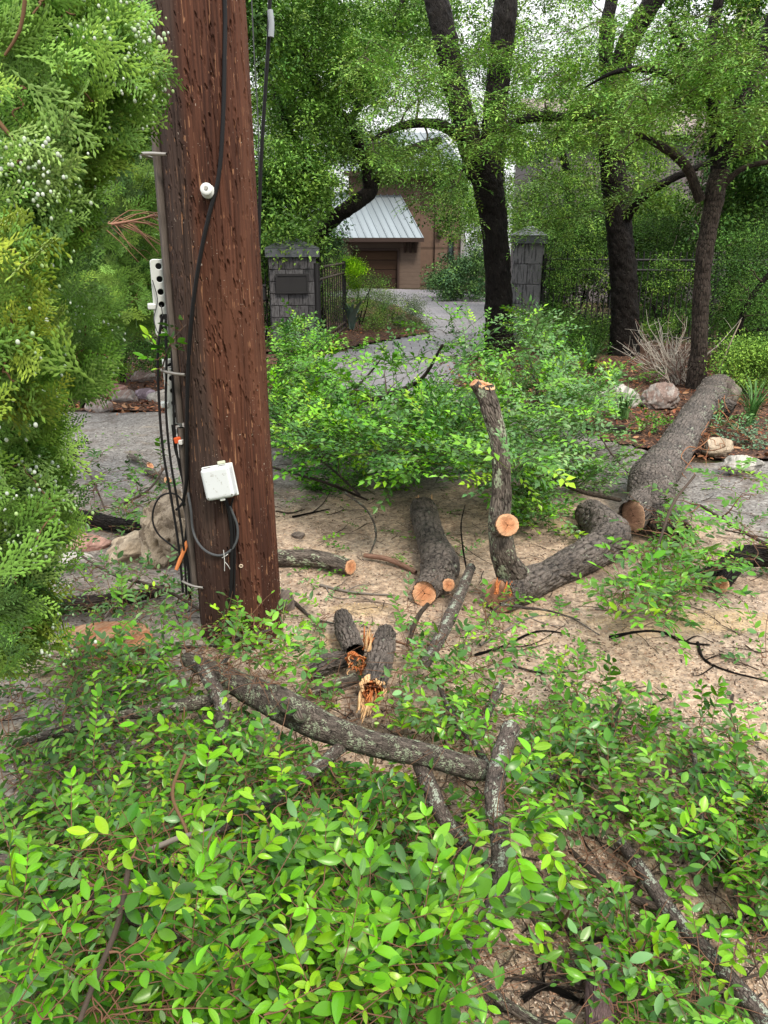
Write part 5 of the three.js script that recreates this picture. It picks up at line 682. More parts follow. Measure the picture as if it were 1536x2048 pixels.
  S('bare dark branchlets lying at the bottom centre right', [[1045, 2000], [1090, 1975], [1170, 2010], [1200, 2040]], .007, M.wet, [[[1090, 1975], [1085, 1930], [1100, 1890]], [[1120, 1990], [1160, 2000], [1230, 1985]]]);
  S('dark stick at the bottom edge below the forked lichen limb', [[985, 2010], [1050, 2030], [1110, 2048]], .007);
  S('dark twig near the bottom right corner with side shoots', [[1400, 1840], [1460, 1845], [1536, 1870]], .006, M.wet, [[[1460, 1845], [1500, 1830], [1536, 1835]]]);
  // brown leaves, mulch pieces
  const mul = []; for (let i = 0; i < 9000; i++) { const left = rnd() < .3, far = !left && rnd() < .2, p = left ? V(R(-4.2, -1), .012, R(-10.5, -7.35)) : far ? P(R(640, 900), R(596, 706), 1) : V(R(.8, 5), .014, R(-11, -5.2)); if (far) { const q = P(R(640, 870), 700, R(11.8, 26)), e = q.x; p.set(e, terrain(-q.z) + .03, q.z); if (!inPoly(p.x, p.z, [...gardenEdge, [-9, -29], [-9, -11.8], [-2.2, -11.6]])) continue; } else if (!left && -p.z < bedEdge(p.x) + .05) continue; mul.push({ m: lie(p.setY(p.y + R(0, .03)), R(.03, .075), .7), c: hsl(pick([[.2, .08, .035], [.3, .13, .06], [.12, .05, .03], [.36, .2, .11], [.08, .04, .025], [.25, .09, .05]]), R(.7, 1.2), 0) }); }
  scatter('dry_leaves', LEAF, std({ color: WHITE, roughness: .8, side: DS }), mul, root('dry_leaf_litter', 'dry reddish brown leaves and mulch lying on the planting beds', 'dry leaves'));
}

// ---------------------------------------------------------------- grasses and small plants
function blades(name, label, cat, at, n, len, wd, cols, o = {}) {
  const t = thing(name, label, cat, at, o.group); seed(o.seed ?? (at.x * 77 | 0) + 900); const byC = cols.map(() => []);
  for (let i = 0; i < n; i++) { const a = R(0, 6.28), l = len * R(.6, 1.1), out = R(.25, o.out ?? .9), b = at.clone().add(V(R(-1, 1) * (o.foot ?? .04), 0, R(-1, 1) * (o.foot ?? .04))), d = V(Math.cos(a), 0, Math.sin(a)), s = V(-d.z, 0, d.x), pos = [], idx = [], uv = [], m = 7, w = wd * R(.7, 1.2); for (let j = 0; j <= m; j++) { const k = j / m, q = b.clone().addScaledVector(d, out * l * k * k * .9 + .1 * l * k * out).add(V(0, l * (k - (o.droop ?? .45) * out * k * k * k), 0)), ww = w * (1 - Math.pow(k, 3)) * (.6 + .4 * Math.min(1, k * 4)); for (const e of [-1, 0, 1]) { pos.push(q.x + s.x * ww * e, q.y + (e ? ww * (o.fold ?? .4) : 0), q.z + s.z * ww * e); uv.push(e, k); } } for (let j = 0; j < m; j++) for (const e of [0, 1]) { const q = j * 3 + e; idx.push(q, q + 3, q + 1, q + 1, q + 3, q + 4); } byC[i % cols.length].push(geoOf(pos, idx, uv)); }
  byC.forEach((g, k) => { if (g.length) { const m = part('blades', merge(g), leafMat(rgb(...cols[k]), { clearcoat: .15, ...(o.solid ? { transmission: 0 } : {}) }), t); if (!o.big) stuff(m); } });
}
const GR = [[.05, .15, .03], [.08, .2, .045], [.12, .24, .07]];
blades('grass_clump', 'long grass clump in front of the grey white boulder in the right bed', 'grass', G(1245, 838, .03), 60, .38, .007, GR, { group: undefined });
blades('grass_clump', 'grass clump arching at the right edge beyond the fallen trunk', 'grass', G(1500, 850, .03), 55, .5, .008, GR);
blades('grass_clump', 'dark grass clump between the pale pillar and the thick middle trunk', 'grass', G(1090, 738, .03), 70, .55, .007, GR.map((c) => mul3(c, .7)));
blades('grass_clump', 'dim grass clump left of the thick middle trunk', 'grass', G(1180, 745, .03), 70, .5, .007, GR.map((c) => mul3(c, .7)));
blades('agave', 'blue grey agave with pointed leaves inside the open gate', 'agave', P(704, 652, 15.4).setY(.0), 22, .62, .05, [[.13, .2, .18], [.09, .15, .13], [.18, .25, .22]], { out: .95, droop: .1, big: true, solid: true, foot: .03 });
blades('grass_patch', 'pale grass at the left edge under the leaves', 'grass', G(40, 1790, .01), 260, .13, .0025, [[.14, .2, .08], [.2, .24, .12], [.1, .16, .05]], { foot: .3, out: 1.2 });
{ // low weeds
  const weed = (label, px, py, n, rad, h, cols, s) => { const c = G(px, py, 0), t = thing('weed', label, 'plant', c); seed(s); const items = []; const st = []; for (let i = 0; i < n; i++) { const p = c.clone().add(V(gauss() * rad, R(.03, h), gauss() * rad * .8)); items.push({ m: basis(V(gauss(), R(0, .5), gauss()), V(gauss() * .4, 1, gauss() * .4), p, R(.7, 1.1)), c: hsl(pick(cols), R(.8, 1.2), R(-.1, .1)) }); if (i % 3 === 0) st.push(tube([V(c.x + gauss() * rad * .3, 0, c.z + gauss() * rad * .3), p.clone().lerp(c, .4).setY(p.y * .6), p], [.002, .001], { seg: 4, step: .05 })); } scatter('foliage', SPRIG, sprigMat, items, t); stuff(part('stems', merge(st), M.twig, t)); };
  weed('bright green weed on the mulch left of the fallen trunk', 1310, 875, 26, .16, .12, GREEN.fresh, 431); weed('dusty green low plant right of the fallen trunk', 1440, 872, 30, .2, .16, GREEN.pale, 432); weed('grey green low plant at the right edge of the bed', 1500, 895, 34, .22, .14, [[.1, .2, .1], [.13, .23, .13]], 433); weed('small leafy weed beside the boulder behind the dead twigs', 1290, 770, 24, .2, .22, GREEN.mid, 434); weed('yellow green seedling left of the garage bed by the open gate', 655, 690, 12, .12, .25, GREEN.lime, 435); weed('bright sapling sprig in front of the garage door', 720, 560, 1, .1, .2, GREEN.lime, 436);
}
{ // the dead twig bush
  const t = thing('dead_bush', 'dead bush of bare pale tangled twigs in front of the middle and right trunks', 'dead bush', G(1345, 772, 0)); seed(441); const c = t.position, pale = [], brown = [];
  for (let i = 0; i < 90; i++) { const d = V(gauss() * .75 - .25, R(.5, 1.1), gauss() * .5).normalize(), l = R(.35, .95), p = [c.clone().add(V(gauss() * .16, .03, gauss() * .12))]; for (let j = 1; j < 6; j++) p.push(p[j - 1].clone().addScaledVector(d, l / 5).add(V(gauss() * .035, gauss() * .025, gauss() * .03))); (i % 3 ? pale : brown).push(tube(p, [.0062, .0045, .002], { seg: 5, step: .06 })); for (let k = 0; k < 3; k++) { const b = p[2 + k], e = b.clone().add(V(gauss() * .16, R(-.02, .16), gauss() * .14)); pale.push(tube([b, b.clone().lerp(e, .5).add(V(gauss() * .03, gauss() * .02, 0)), e], [.0025, .001], { seg: 4, step: .06 })); } }
  for (let i = 0; i < 120; i++) { const a = c.clone().add(V(gauss() * .3 + .1, R(.02, .4), gauss() * .15)); brown.push(tube([a, a.clone().add(V(gauss() * .12, gauss() * .1, gauss() * .1)), a.clone().add(V(gauss() * .22, gauss() * .16, gauss() * .2))], [.0025, .0012], { seg: 4, step: .06 })); }
  stuff(part('twigs', merge(pale), std({ color: rgb(.46, .42, .36), roughness: .85 }), t)); stuff(part('inner_twigs', merge(brown), std({ color: rgb(.17, .11, .09), roughness: .85 }), t));
}

// ---------------------------------------------------------------- the conifer at the left
function sprayGeo(s) {
  seed(s); const pos = [], idx = [], col = [];
  const seg = (a, b, w, k) => { const d = b.clone().sub(a).normalize(), n = V(0, 0, 1).add(V(R(-.35, .35), R(-.35, .35), 0)), x = d.clone().cross(n).normalize(), up = x.clone().cross(d), q = pos.length / 3, m = a.clone().lerp(b, .55); for (const p of [a, m.clone().addScaledVector(x, w), m.clone().addScaledVector(up, w * .6), m.clone().addScaledVector(x, -w), b]) { pos.push(p.x, p.y, p.z); col.push(k, k, k); } idx.push(q, q + 1, q + 2, q, q + 2, q + 3, q + 1, q + 4, q + 2, q + 2, q + 4, q + 3); };
  const grow = (p, ang, len, depth, k) => {
    const n = Math.max(2, Math.round(len / (depth ? .0085 : .0105))); let a = p.clone(), h = ang;
    for (let i = 0; i < n; i++) { h += R(-.07, .07); const b = a.clone().add(V(Math.cos(h), Math.sin(h), R(-.06, .06)).multiplyScalar(len / n)); seg(a.clone().lerp(b, -.25), b, .0025 - depth * .0002, k * (.75 + .5 * i / n)); const t = i / n; if (depth < 2 && i > 0) { const sd = i % 2 ? 1 : -1, l = len * (depth ? .42 : .55) * (1 - t * .75) * R(.75, 1.1); if (l > .008) grow(b, h + sd * R(.5, .72), l, depth + 1, k * R(.9, 1.15)); if (depth === 0 && rnd() < .75) grow(b, h - sd * R(.5, .72), l * .8, depth + 1, k * R(.9, 1.1)); } a = b; }
  };
  grow(V(0, 0, 0), 0, .115, 0, .85); const g = geoOf(pos, idx); g.setAttribute('color', new THREE.Float32BufferAttribute(col, 3)); return g;
}
const SPRAY = [sprayGeo(501), sprayGeo(502), sprayGeo(503), sprayGeo(504)];
const coniferMat = phy({ color: WHITE, vertexColors: true, roughness: .7, side: DS, transmission: .22, thickness: 0, specularIntensity: .5 });
function conifer(name, label, base, top, clumps, o = {}) {
  const t = thing(name, label, 'conifer', base); seed(o.seed);
  const nodes = [], tr = tube([base, base.clone().lerp(top, .5).add(V(.02, 0, .02)), top], o.r ?? [.05, .035, .015], { seg: 14, step: .05, disp: barkDisp(furrows, .004) }); part('trunk', tr, M.grey, t); for (let i = 0; i <= 40; i++) nodes.push({ p: tr.curve.getPoint(i / 40), r: .012 });
  const seeds = clumps.map((c) => ({ p: c.p })); const woods = connect(nodes, seeds, { r0: .004, r1: .0016, grow: .004 }); stuff(part('branches', merge(woods), M.twigBrown, t));
  const items = [], cones = [];
  clumps.forEach((c, i) => {
    const out = c.p.clone().sub(V(base.x, c.p.y - .18, base.z)).normalize();
    for (let k = 0; k < c.n; k++) {
      const d = out.clone().multiplyScalar(.9).add(V(gauss() * .6, R(-.55, .75), gauss() * .6)).normalize(), side = V(gauss() * .8, gauss() * .55, 1 + gauss() * .6).normalize(), p = c.p.clone().add(V(gauss(), gauss(), gauss()).multiplyScalar(c.s * .8)).addScaledVector(d, -.1 * (c.k ?? 1)); const x = d.clone(), z = side.sub(x.clone().multiplyScalar(side.dot(x))).normalize(), y = z.clone().cross(x), sc = R(.75, 1.15) * (c.k ?? 1) * (o.scale ?? 1);
      items.push({ m: new THREE.Matrix4().makeBasis(x.multiplyScalar(sc), y.multiplyScalar(sc), z.multiplyScalar(sc)).setPosition(p), c: hsl(pick(c.cols), R(.75, 1.25), R(-.12, .12)), p });
    }
    for (let k = 0; k < (c.cones ?? 0) * 1.6; k++) { const p = c.p.clone().add(V(gauss() * c.s * 1.0 + .01, gauss() * c.s * .9, gauss() * c.s + c.s * .8)); const s = R(.0016, .003); cones.push({ m: new THREE.Matrix4().makeScale(s, s * 1.3, s).setPosition(p), c: hsl(pick([[.26, .36, .2], [.36, .42, .32], [.28, .4, .16], [.42, .47, .4]]), R(.8, 1.2), 0) }); }
  });
  if (o.parts) { const own = items.map((i) => ({ i, q: pxOf(i.p) })).sort((a, b) => a.q[2] - b.q[2]).slice(0, o.parts).map((e) => e.i), set = new Set(own), cc = {}; for (const i of own) { const k = i.c.map((v) => Math.round(Math.log(v) * 5)).join(); const m = shade(new THREE.Mesh(pick(SPRAY), cc[k] ??= phy({ color: rgb(...i.c), vertexColors: true, roughness: .7, side: DS, transmission: .22, thickness: 0, specularIntensity: .5 }))); m.name = 'spray'; i.m.decompose(m.position, m.quaternion, m.scale); m.position.sub(t.position); t.add(m); } scatter('foliage', SPRAY, coniferMat, items.filter((i) => !set.has(i)), t); } else scatter('foliage', SPRAY, coniferMat, items, t);
  if (cones.length) scatter('cones', [new THREE.IcosahedronGeometry(1, 1)], std({ color: WHITE, roughness: .7 }), cones, t);
}
{
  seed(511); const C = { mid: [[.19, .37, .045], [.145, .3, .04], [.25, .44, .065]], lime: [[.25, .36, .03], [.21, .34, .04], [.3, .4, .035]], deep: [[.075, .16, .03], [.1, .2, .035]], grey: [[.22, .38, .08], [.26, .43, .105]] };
  const clumps = [], zone = (poly, n, d0, d1, cols, o = {}) => { for (let i = 0; i < n; i++) { const [x, y] = inside(poly), d = R(d0, d1); clumps.push({ p: P(x, y, d), n: o.per ?? 7, s: o.s ?? .05, cols, k: o.k ?? 1, cones: rnd() < (o.cone ?? 0) ? o.nc ?? 7 : 0 }); } };
  zone([[0, 0], [240, 0], [262, 90], [285, 160], [272, 205], [230, 235], [180, 250], [90, 250], [0, 230]], 100, 1.25, 1.75, C.mid, { cone: .25 });
  zone([[230, 20], [268, 40], [294, 150], [280, 205], [215, 240], [210, 190]], 34, 1.35, 1.6, [...C.grey, ...C.mid], { cone: .9, nc: 9 });
  zone([[110, 230], [225, 250], [215, 330], [170, 350], [110, 330]], 20, 1.35, 1.6, [...C.mid, ...C.lime], { cone: .2 });
  zone([[0, 260], [120, 280], [150, 420], [185, 470], [160, 500], [80, 510], [0, 480]], 62, 1.2, 1.6, [...C.mid, ...C.grey], { cone: .3 });
  zone([[0, 290], [120, 280], [130, 390], [20, 400]], 20, 1.2, 1.5, C.grey, { cone: 1, nc: 10 });
  zone([[0, 480], [50, 500], [75, 620], [85, 700], [60, 790], [0, 820]], 52, 1.0, 1.35, [...C.lime, ...C.mid], { cone: .25 });
  zone([[90, 610], [200, 610], [225, 680], [215, 740], [110, 760], [80, 690]], 42, 1.5, 1.85, [...C.mid, ...C.grey], { cone: .4, nc: 8 });
  zone([[0, 760], [90, 760], [110, 790], [80, 830], [85, 900], [85, 960], [0, 960]], 50, 1.15, 1.6, C.mid, { cone: .1 });
  zone([[0, 930], [70, 930], [120, 960], [122, 1050], [75, 1090], [0, 1080]], 44, 1.15, 1.5, [...C.mid, ...C.grey], { cone: .45, nc: 8 });
  zone([[0, 1070], [85, 1080], [80, 1180], [60, 1290], [0, 1330]], 52, 1.1, 1.5, [...C.deep, ...C.mid], { cone: .1 }); zone([[0, 1180], [70, 1220], [105, 1255], [70, 1290], [0, 1320]], 22, 1.2, 1.5, [...C.lime, ...C.mid], { cone: .5 });
  zone([[0, 0], [240, 0], [250, 220], [110, 260], [130, 500], [60, 700], [150, 700], [80, 1100], [0, 1300]], 110, 1.7, 2.2, C.deep, { per: 10, s: .09 });  // inner sprays coloured darker, painting in the shade of the gaps between fronds
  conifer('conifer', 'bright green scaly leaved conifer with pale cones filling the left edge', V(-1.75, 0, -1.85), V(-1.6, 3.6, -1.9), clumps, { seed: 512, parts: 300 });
  // a second one further back, darker
  clumps.length = 0; zone([[120, 470], [330, 470], [335, 640], [150, 660]], 70, 3.6, 4.6, [...C.deep, ...C.mid], { per: 12, s: .11, k: 1.3 }); zone([[180, 250], [310, 260], [300, 450], [190, 430]], 36, 3.2, 4.2, [...C.deep, ...C.mid], { per: 10, s: .11, k: 1.3 }); zone([[210, 540], [330, 520], [330, 600], [230, 640]], 26, 3.4, 3.9, C.mid, { per: 10, s: .09, k: 1.2 });
  conifer('conifer', 'darker conifer standing between the near conifer and the utility pole', V(-2.3, 0, -4.4), V(-2.2, 2.9, -4.3), clumps, { seed: 513 });
  { const t = thing('dead_branch', 'bare reddish brown branch with fine twigs just left of the pole', 'branch', P(180, 458, 3.1)); seed(517); const g = [], a = [P(178, 458, 3.1), P(215, 450, 3.1), P(262, 442, 3.08), P(318, 428, 3.05)]; const main = tube(a, [.007, .005, .002], { seg: 7, step: .03 }); for (let i = 0; i < 26; i++) { const b = main.curve.getPoint(R(.1, .95)), e = b.clone().add(V(R(.05, .26), R(-.16, .05), R(-.05, .05))); g.push(tube([b, b.clone().lerp(e, .5).add(V(0, R(0, .03), 0)), e], [.0022, .0008], { seg: 4, step: .05 })); } part('branch', main, std({ color: rgb(.3, .16, .11), roughness: .8 }), t); stuff(part('twigs', merge(g), std({ color: rgb(.28, .15, .10), roughness: .8 }), t)); }
  for (const [l, p, r] of [['brown conifer branch at the left edge, pointing down to the right', [[-10, 235], [15, 265], [30, 280]], .004], ['thin brown conifer twig crossing the top left corner', [[50, 0], [40, 60], [10, 110]], .003]]) { const t = thing('conifer_branch', l, 'branch', P(p[0][0], p[0][1], 1.25)); part('branch', tube(p.map(([x, y]) => P(x, y, 1.22)), [r, r * .6], { seg: 10, step: .02, tip: true }), M.twigBrown, t); }
}

// ---------------------------------------------------------------- standing trees
const trunkTube = (pts, r, o = {}) => tube(pts, r, { seg: o.seg ?? 40, step: .035, max: 240, tile: .4, disp: barkDisp(furrows, o.amp ?? .02) });
function crownItems(centres, o) { const it = [];
  if (o.droop) { for (const c of centres) { const a = R(0, 6.28), d = V(Math.cos(a), R(-.2, .1), Math.sin(a)), s = V(-d.z, 0, d.x), v = R(.75, 1.25); for (let k = 0; k < o.per; k++) { const t = k / (o.per - 1), e = k % 2 ? 1 : -1, p = c.p.clone().addScaledVector(d, (t - .5) * o.spread * 5).add(V(gauss() * .04, -.14 * t * t + gauss() * .05, gauss() * .04)); it.push({ m: basis(d.clone().multiplyScalar(.65 + .6 * t).addScaledVector(s, e * (1 - .6 * t)).add(V(0, R(-.4, .1), 0)), V(gauss() * .3, 1, gauss() * .3), p, R(.7, 1.15) * (o.scale ?? 1)), c: hsl(pick(o.cols), R(.8, 1.2) * v, R(-.1, .12)) }); } } return it; } for (const c of centres) for (let k = 0; k < (o.per ?? 8); k++) { const p = c.p.clone().add(V(gauss(), gauss() * (o.droop ? .35 : .7), gauss()).multiplyScalar((o.spread ?? .3) * (o.droop ? 1.5 : 1))), s = R(.75, 1.3) * (o.scale ?? 1); it.push({ m: o.droop ? basis(V(gauss(), R(-.5, .15), gauss()), V(gauss() * .4, 1, gauss() * .4), p, s) : basis(V(gauss(), gauss() * .3, gauss()), V(gauss() * .5, 1, gauss() * .5), p, s), c: hsl(pick(o.cols), R(.7, 1.3) * (c.v ?? 1), R(-.12, .14)) }); } return it; }
const centresIn = (poly, n, d0, d1) => [...Array(n)].map(() => { const [x, y] = inside(poly); return { p: P(x, y, R(d0, d1)), v: R(.75, 1.25) }; });
// stems: { pts, r, name, mat }
function tree(name, label, cat, base, stems, centres, o = {}) {
  const t = thing(name, label, cat, base, o.group); seed(o.seed ?? 1); const nodes = [], trunk = [];
  for (const s of stems) { const g = trunkTube(s.pts, s.r, { seg: o.seg ?? 40, amp: o.amp ?? Math.min(.02, s.r[0] * .1) }); part(s.name ?? 'trunk', g, s.mat ?? o.bark ?? M.wet, t); const n = Math.ceil(g.len / .15); for (let i = 0; i <= n; i++) { const k = i / n * (s.r.length - 1), j = Math.min(s.r.length - 2, Math.floor(k)); nodes.push({ p: g.curve.getPoint(i / n), r: lerp(s.r[j], s.r[j + 1], k - j) * .5, pen: s.name === 'limb' ? 0 : o.pen ?? 0 }); } }
  if (centres.length) { const g = connect(nodes, centres, { r0: o.r0 ?? .012, r1: o.r1 ?? .004, grow: o.grow ?? .012, seg: 5 }); if (g.length) stuff(part('branches', merge(g), o.twig ?? M.twig, t)); }
  const it = crownItems(centres, o); if (it.length) scatter('crown', o.geos ?? CLUS, o.mat ?? bushMat, it, t);
  return t;
}
const Q = (a, r, name, mat) => ({ pts: a.map(([x, y, d]) => P(x, y, d)), r, name, mat });
const OAK = [[.11, .235, .032], [.145, .285, .04], [.08, .18, .03], [.19, .34, .055]], ELMC = [[.17, .35, .05], [.21, .4, .06], [.13, .28, .045], [.26, .44, .085]], BUSH = [[.045, .105, .02], [.062, .145, .024], [.085, .185, .03], [.03, .075, .018]], LIGHT = [[.18, .33, .05], [.22, .38, .06], [.13, .26, .045]];
const ELMX = ELM;
{ // the three trees on the right, with their feathery light green sprays
  seed(601); const c1 = [...centresIn([[700, 110], [800, 70], [950, 60], [1040, 110], [1055, 230], [1000, 290], [880, 320], [780, 300], [700, 240]], 78, 9.6, 11.6), ...centresIn([[690, 260], [820, 290], [880, 320], [760, 330]], 8, 10, 11.5), ...centresIn([[850, 330], [930, 320], [915, 420], [870, 440]], 5, 11, 12)];
  const b1 = P(1000, 702, 12); b1.y = -.05; const t1 = [b1, P(998, 640, 12), P(996, 550, 12), P(986, 430, 12), P(972, 355, 12), P(963, 305, 12)];
  tree('oak_tree', 'thick dark trunk forking high, right of the driveway, with feathery light green leaves', 'tree', b1, [{ pts: t1, r: [.25, .215, .2, .2, .235, .25] }, Q([[960, 350, 12], [938, 280, 12], [912, 180, 12], [893, 90, 12], [868, -20, 12.2], [830, -160, 12.5]], [.19, .18, .165, .165, .17, .15], 'limb'), Q([[972, 350, 12], [984, 280, 12], [994, 180, 12], [1006, 60, 12], [1018, -60, 12.2]], [.19, .175, .165, .17, .16], 'limb'), Q([[930, 280, 12], [880, 250, 11.5], [810, 250, 11], [740, 280, 10.6]], [.09, .07, .05, .02], 'limb'), Q([[985, 290, 12], [1040, 240, 11.6], [1100, 230, 11.4], [1180, 245, 11.2]], [.08, .06, .05, .02], 'limb')], c1, { seed: 611, per: 12, spread: .17, cols: ELMC, geos: ELMX, mat: sprigSoft, droop: 1, r0: .015, bark: M.wet, pen: 2 });
  const c2 = [...centresIn([[1050, 120], [1160, 140], [1260, 110], [1300, 190], [1260, 300], [1120, 280], [1050, 230]], 54, 9.5, 11.5), ...centresIn([[1010, 100], [1200, 0], [1330, 0], [1260, 100]], 22, 10, 12), ...centresIn([[1010, 330], [1200, 340], [1180, 470], [1030, 460]], 22, 12, 13)];
  const b2 = P(1248, 712, 11.6); b2.y = -.05;
  tree('oak_tree', 'thick black trunk in the middle of the right side, in front of the iron fence', 'tree', b2, [{ pts: [b2, P(1250, 640, 11.6), P(1245, 520, 11.6), P(1232, 400, 11.6), P(1222, 280, 11.6), P(1228, 190, 11.6)], r: [.24, .205, .19, .18, .17, .165] }, Q([[1226, 200, 11.6], [1210, 80, 11.6], [1225, -10, 11.7], [1240, -120, 12]], [.1, .09, .085, .08], 'limb'), Q([[1232, 195, 11.6], [1250, 100, 11.6], [1295, 20, 11.5], [1350, -60, 11.4]], [.15, .14, .13, .11], 'limb'), Q([[1250, 440, 11.5], [1290, 390, 11.2], [1350, 355, 11], [1430, 320, 10.8], [1536, 270, 10.6]], [.07, .06, .05, .04, .03], 'limb'), Q([[1225, 250, 11.5], [1180, 230, 11.2], [1120, 235, 11], [1050, 240, 10.8], [985, 270, 10.6]], [.06, .06, .05, .04, .02], 'limb')], c2, { seed: 612, per: 12, spread: .17, cols: ELMC, geos: ELMX, mat: sprigSoft, droop: 1, r0: .014, pen: 2 });
  const c3 = [...centresIn([[1290, 60], [1400, 20], [1500, 60], [1536, 140], [1490, 230], [1380, 200], [1300, 250], [1230, 320], [1240, 220]], 62, 7.2, 9), ...centresIn([[1460, 200], [1536, 150], [1536, 320], [1470, 290]], 20, 7.5, 9), ...centresIn([[1200, 300], [1300, 300], [1290, 440], [1220, 430]], 8, 8.5, 9.5)];
  const b3 = P(1392, 778, 8.7); b3.y = -.05;
  tree('elm_tree', 'slender brown trunk splitting into crooked limbs at right, behind the fallen trunk', 'tree', b3, [{ pts: [b3, P(1398, 700, 8.7), P(1402, 600, 8.7), P(1410, 500, 8.7), P(1424, 420, 8.7), P(1440, 340, 8.7)], r: [.12, .095, .09, .09, .098, .1] }, Q([[1436, 360, 8.7], [1432, 240, 8.7], [1408, 130, 8.6], [1425, 60, 8.6], [1450, -60, 8.6]], [.08, .075, .08, .055, .05], 'limb', M.wet), Q([[1436, 360, 8.7], [1478, 220, 8.7], [1525, 100, 8.7], [1560, 0, 8.7]], [.08, .072, .068, .065], 'limb', M.wet), Q([[1408, 140, 8.6], [1360, 90, 8.5], [1340, 40, 8.4]], [.06, .04, .02], 'limb', M.wet), Q([[1400, 400, 8.7], [1370, 330, 8.6], [1300, 280, 8.5], [1258, 262, 8.4]], [.055, .05, .035, .01], 'limb'), Q([[1400, 205, 8.6], [1350, 160, 8.5], [1290, 138, 8.4], [1225, 146, 8.5], [1170, 175, 8.6]], [.05, .045, .035, .022, .008], 'limb', M.wet), Q([[1440, 320, 8.7], [1500, 300, 8.6], [1580, 270, 8.5]], [.04, .035, .03], 'limb'), Q([[1425, 400, 8.7], [1480, 340, 8.6], [1560, 320, 8.5]], [.035, .03, .025], 'limb')], c3, { seed: 613, per: 12, spread: .16, cols: ELMC, geos: ELMX, mat: sprigSoft, droop: 1, bark: M.grey, pen: 1.5, scale: .9 });
}
{ // the live oak over the driveway
  seed(621); const b = P(632, 500, 16); b.y = terrain(16) - .05;
  const c = [...centresIn([[525, 0], [720, 0], [760, 120], [720, 300], [640, 330], [540, 300]], 120, 13.5, 17), ...centresIn([[530, 300], [660, 320], [640, 420], [560, 480], [530, 470]], 44, 13, 15), ...centresIn([[720, 0], [880, 0], [880, 60], [760, 120]], 26, 15, 18), ...centresIn([[640, 300], [780, 260], [790, 320], [690, 370]], 20, 16, 18), ...centresIn([[690, 290], [850, 290], [930, 330], [930, 390], [850, 375], [760, 360]], 17, 14, 18), ...centresIn([[850, 390], [935, 390], [935, 470], [870, 460]], 4, 14, 16), ...centresIn([[540, 440], [620, 470], [600, 530], [545, 560]], 14, 12.2, 13)];
  tree('live_oak', 'leaning live oak arching over the driveway behind the plaque pillar', 'tree', b, [{ pts: [b, P(632, 480, 16), P(662, 442, 16), P(702, 412, 16), P(738, 385, 16.2), P(752, 350, 16.5), P(800, 310, 17), P(880, 280, 17.5)], r: [.18, .15, .15, .155, .15, .13, .11, .08] }, Q([[740, 385, 16.2], [730, 330, 16], [700, 250, 15.5], [640, 180, 15], [600, 80, 15]], [.12, .11, .09, .07, .05], 'limb'), Q([[662, 442, 16], [640, 340, 15.5], [580, 260, 15], [540, 160, 15]], [.09, .08, .06, .04], 'limb'), Q([[700, 250, 15.5], [740, 150, 16], [790, 40, 16.5], [830, -60, 17]], [.07, .06, .05, .04], 'limb')], c, { seed: 622, per: 20, spread: .36, cols: OAK, mat: sprigSoft, geos: CLUS, r0: .02, pen: .5 });
  // oak crowns further back
  const far = (label, poly, n, d0, d1, base, s, o = {}) => { seed(s); const c = centresIn(poly, n, d0, d1), b = P(...base); b.y = terrain(base[2]) - .05; const top = P(base[0], Math.max(-120, Math.min(...poly.map((p) => p[1])) + 80), base[2]); tree('background_tree', label, 'tree', b, [{ pts: [b, b.clone().lerp(top, .35).add(V(R(-.3, .3), 0, 0)), b.clone().lerp(top, .7).add(V(R(-.5, .5), 0, 0)), top], r: [.22, .18, .13, .06] }], c, { seed: s + 1, per: 22, spread: o.spread ?? .55, cols: o.cols ?? OAK, scale: o.scale ?? 1.6, geos: CLUS, seg: 16, r0: .025, ...o }); };
  far('tall leafy tree behind the live oak, left of the house roofs', [[490, -40], [700, -40], [720, 200], [640, 420], [520, 460]], 60, 22, 30, [560, 560, 26], 631);
  far('leafy tree crown above the garage roof', [[690, -40], [930, -40], [920, 140], [860, 200], [760, 200]], 34, 24, 34, [992, 560, 30], 633);
  far('sparse tree standing behind the house at the centre', [[840, 60], [1080, 120], [1060, 420], [930, 440], [920, 250]], 40, 48, 56, [1000, 570, 52], 635, { scale: 2.6, spread: 1.0, cols: [[.1, .17, .05], [.12, .2, .06]] });
  far('pale crown of a far tree against the sky at the top centre', [[930, -40], [1220, -40], [1200, 140], [1060, 200], [960, 120]], 34, 20, 28, [1230, 600, 24], 645, { cols: LIGHT, scale: 1.2, spread: .5 });
  far('yellow green tree behind the pale pillar and the forked trunk', [[1010, 220], [1330, 180], [1340, 300], [1210, 520], [1020, 500]], 110, 18, 23, [1110, 560, 20], 637, { cols: LIGHT, scale: 1.1, spread: .4 });
  far('tree beyond the pale house, left of the slender trunk', [[1080, 100], [1420, 140], [1400, 290], [1100, 300]], 26, 34, 44, [1250, 560, 40], 639, { scale: 2, spread: .8, cols: [[.1, .17, .07], [.13, .21, .09]] });
  far('green tree filling the sky at the top right corner', [[1330, -40], [1580, -40], [1580, 240], [1440, 260], [1340, 120]], 40, 13, 17, [1600, 620, 15], 641, { cols: [...BUSH, ...LIGHT], scale: 1.1, spread: .4 });
  far('dark tree high behind the pole at the left', [[100, -60], [520, -60], [520, 220], [300, 330], [120, 260]], 46, 9, 12, [330, 640, 10.5], 643, { cols: BUSH, scale: 1, spread: .35 });
}
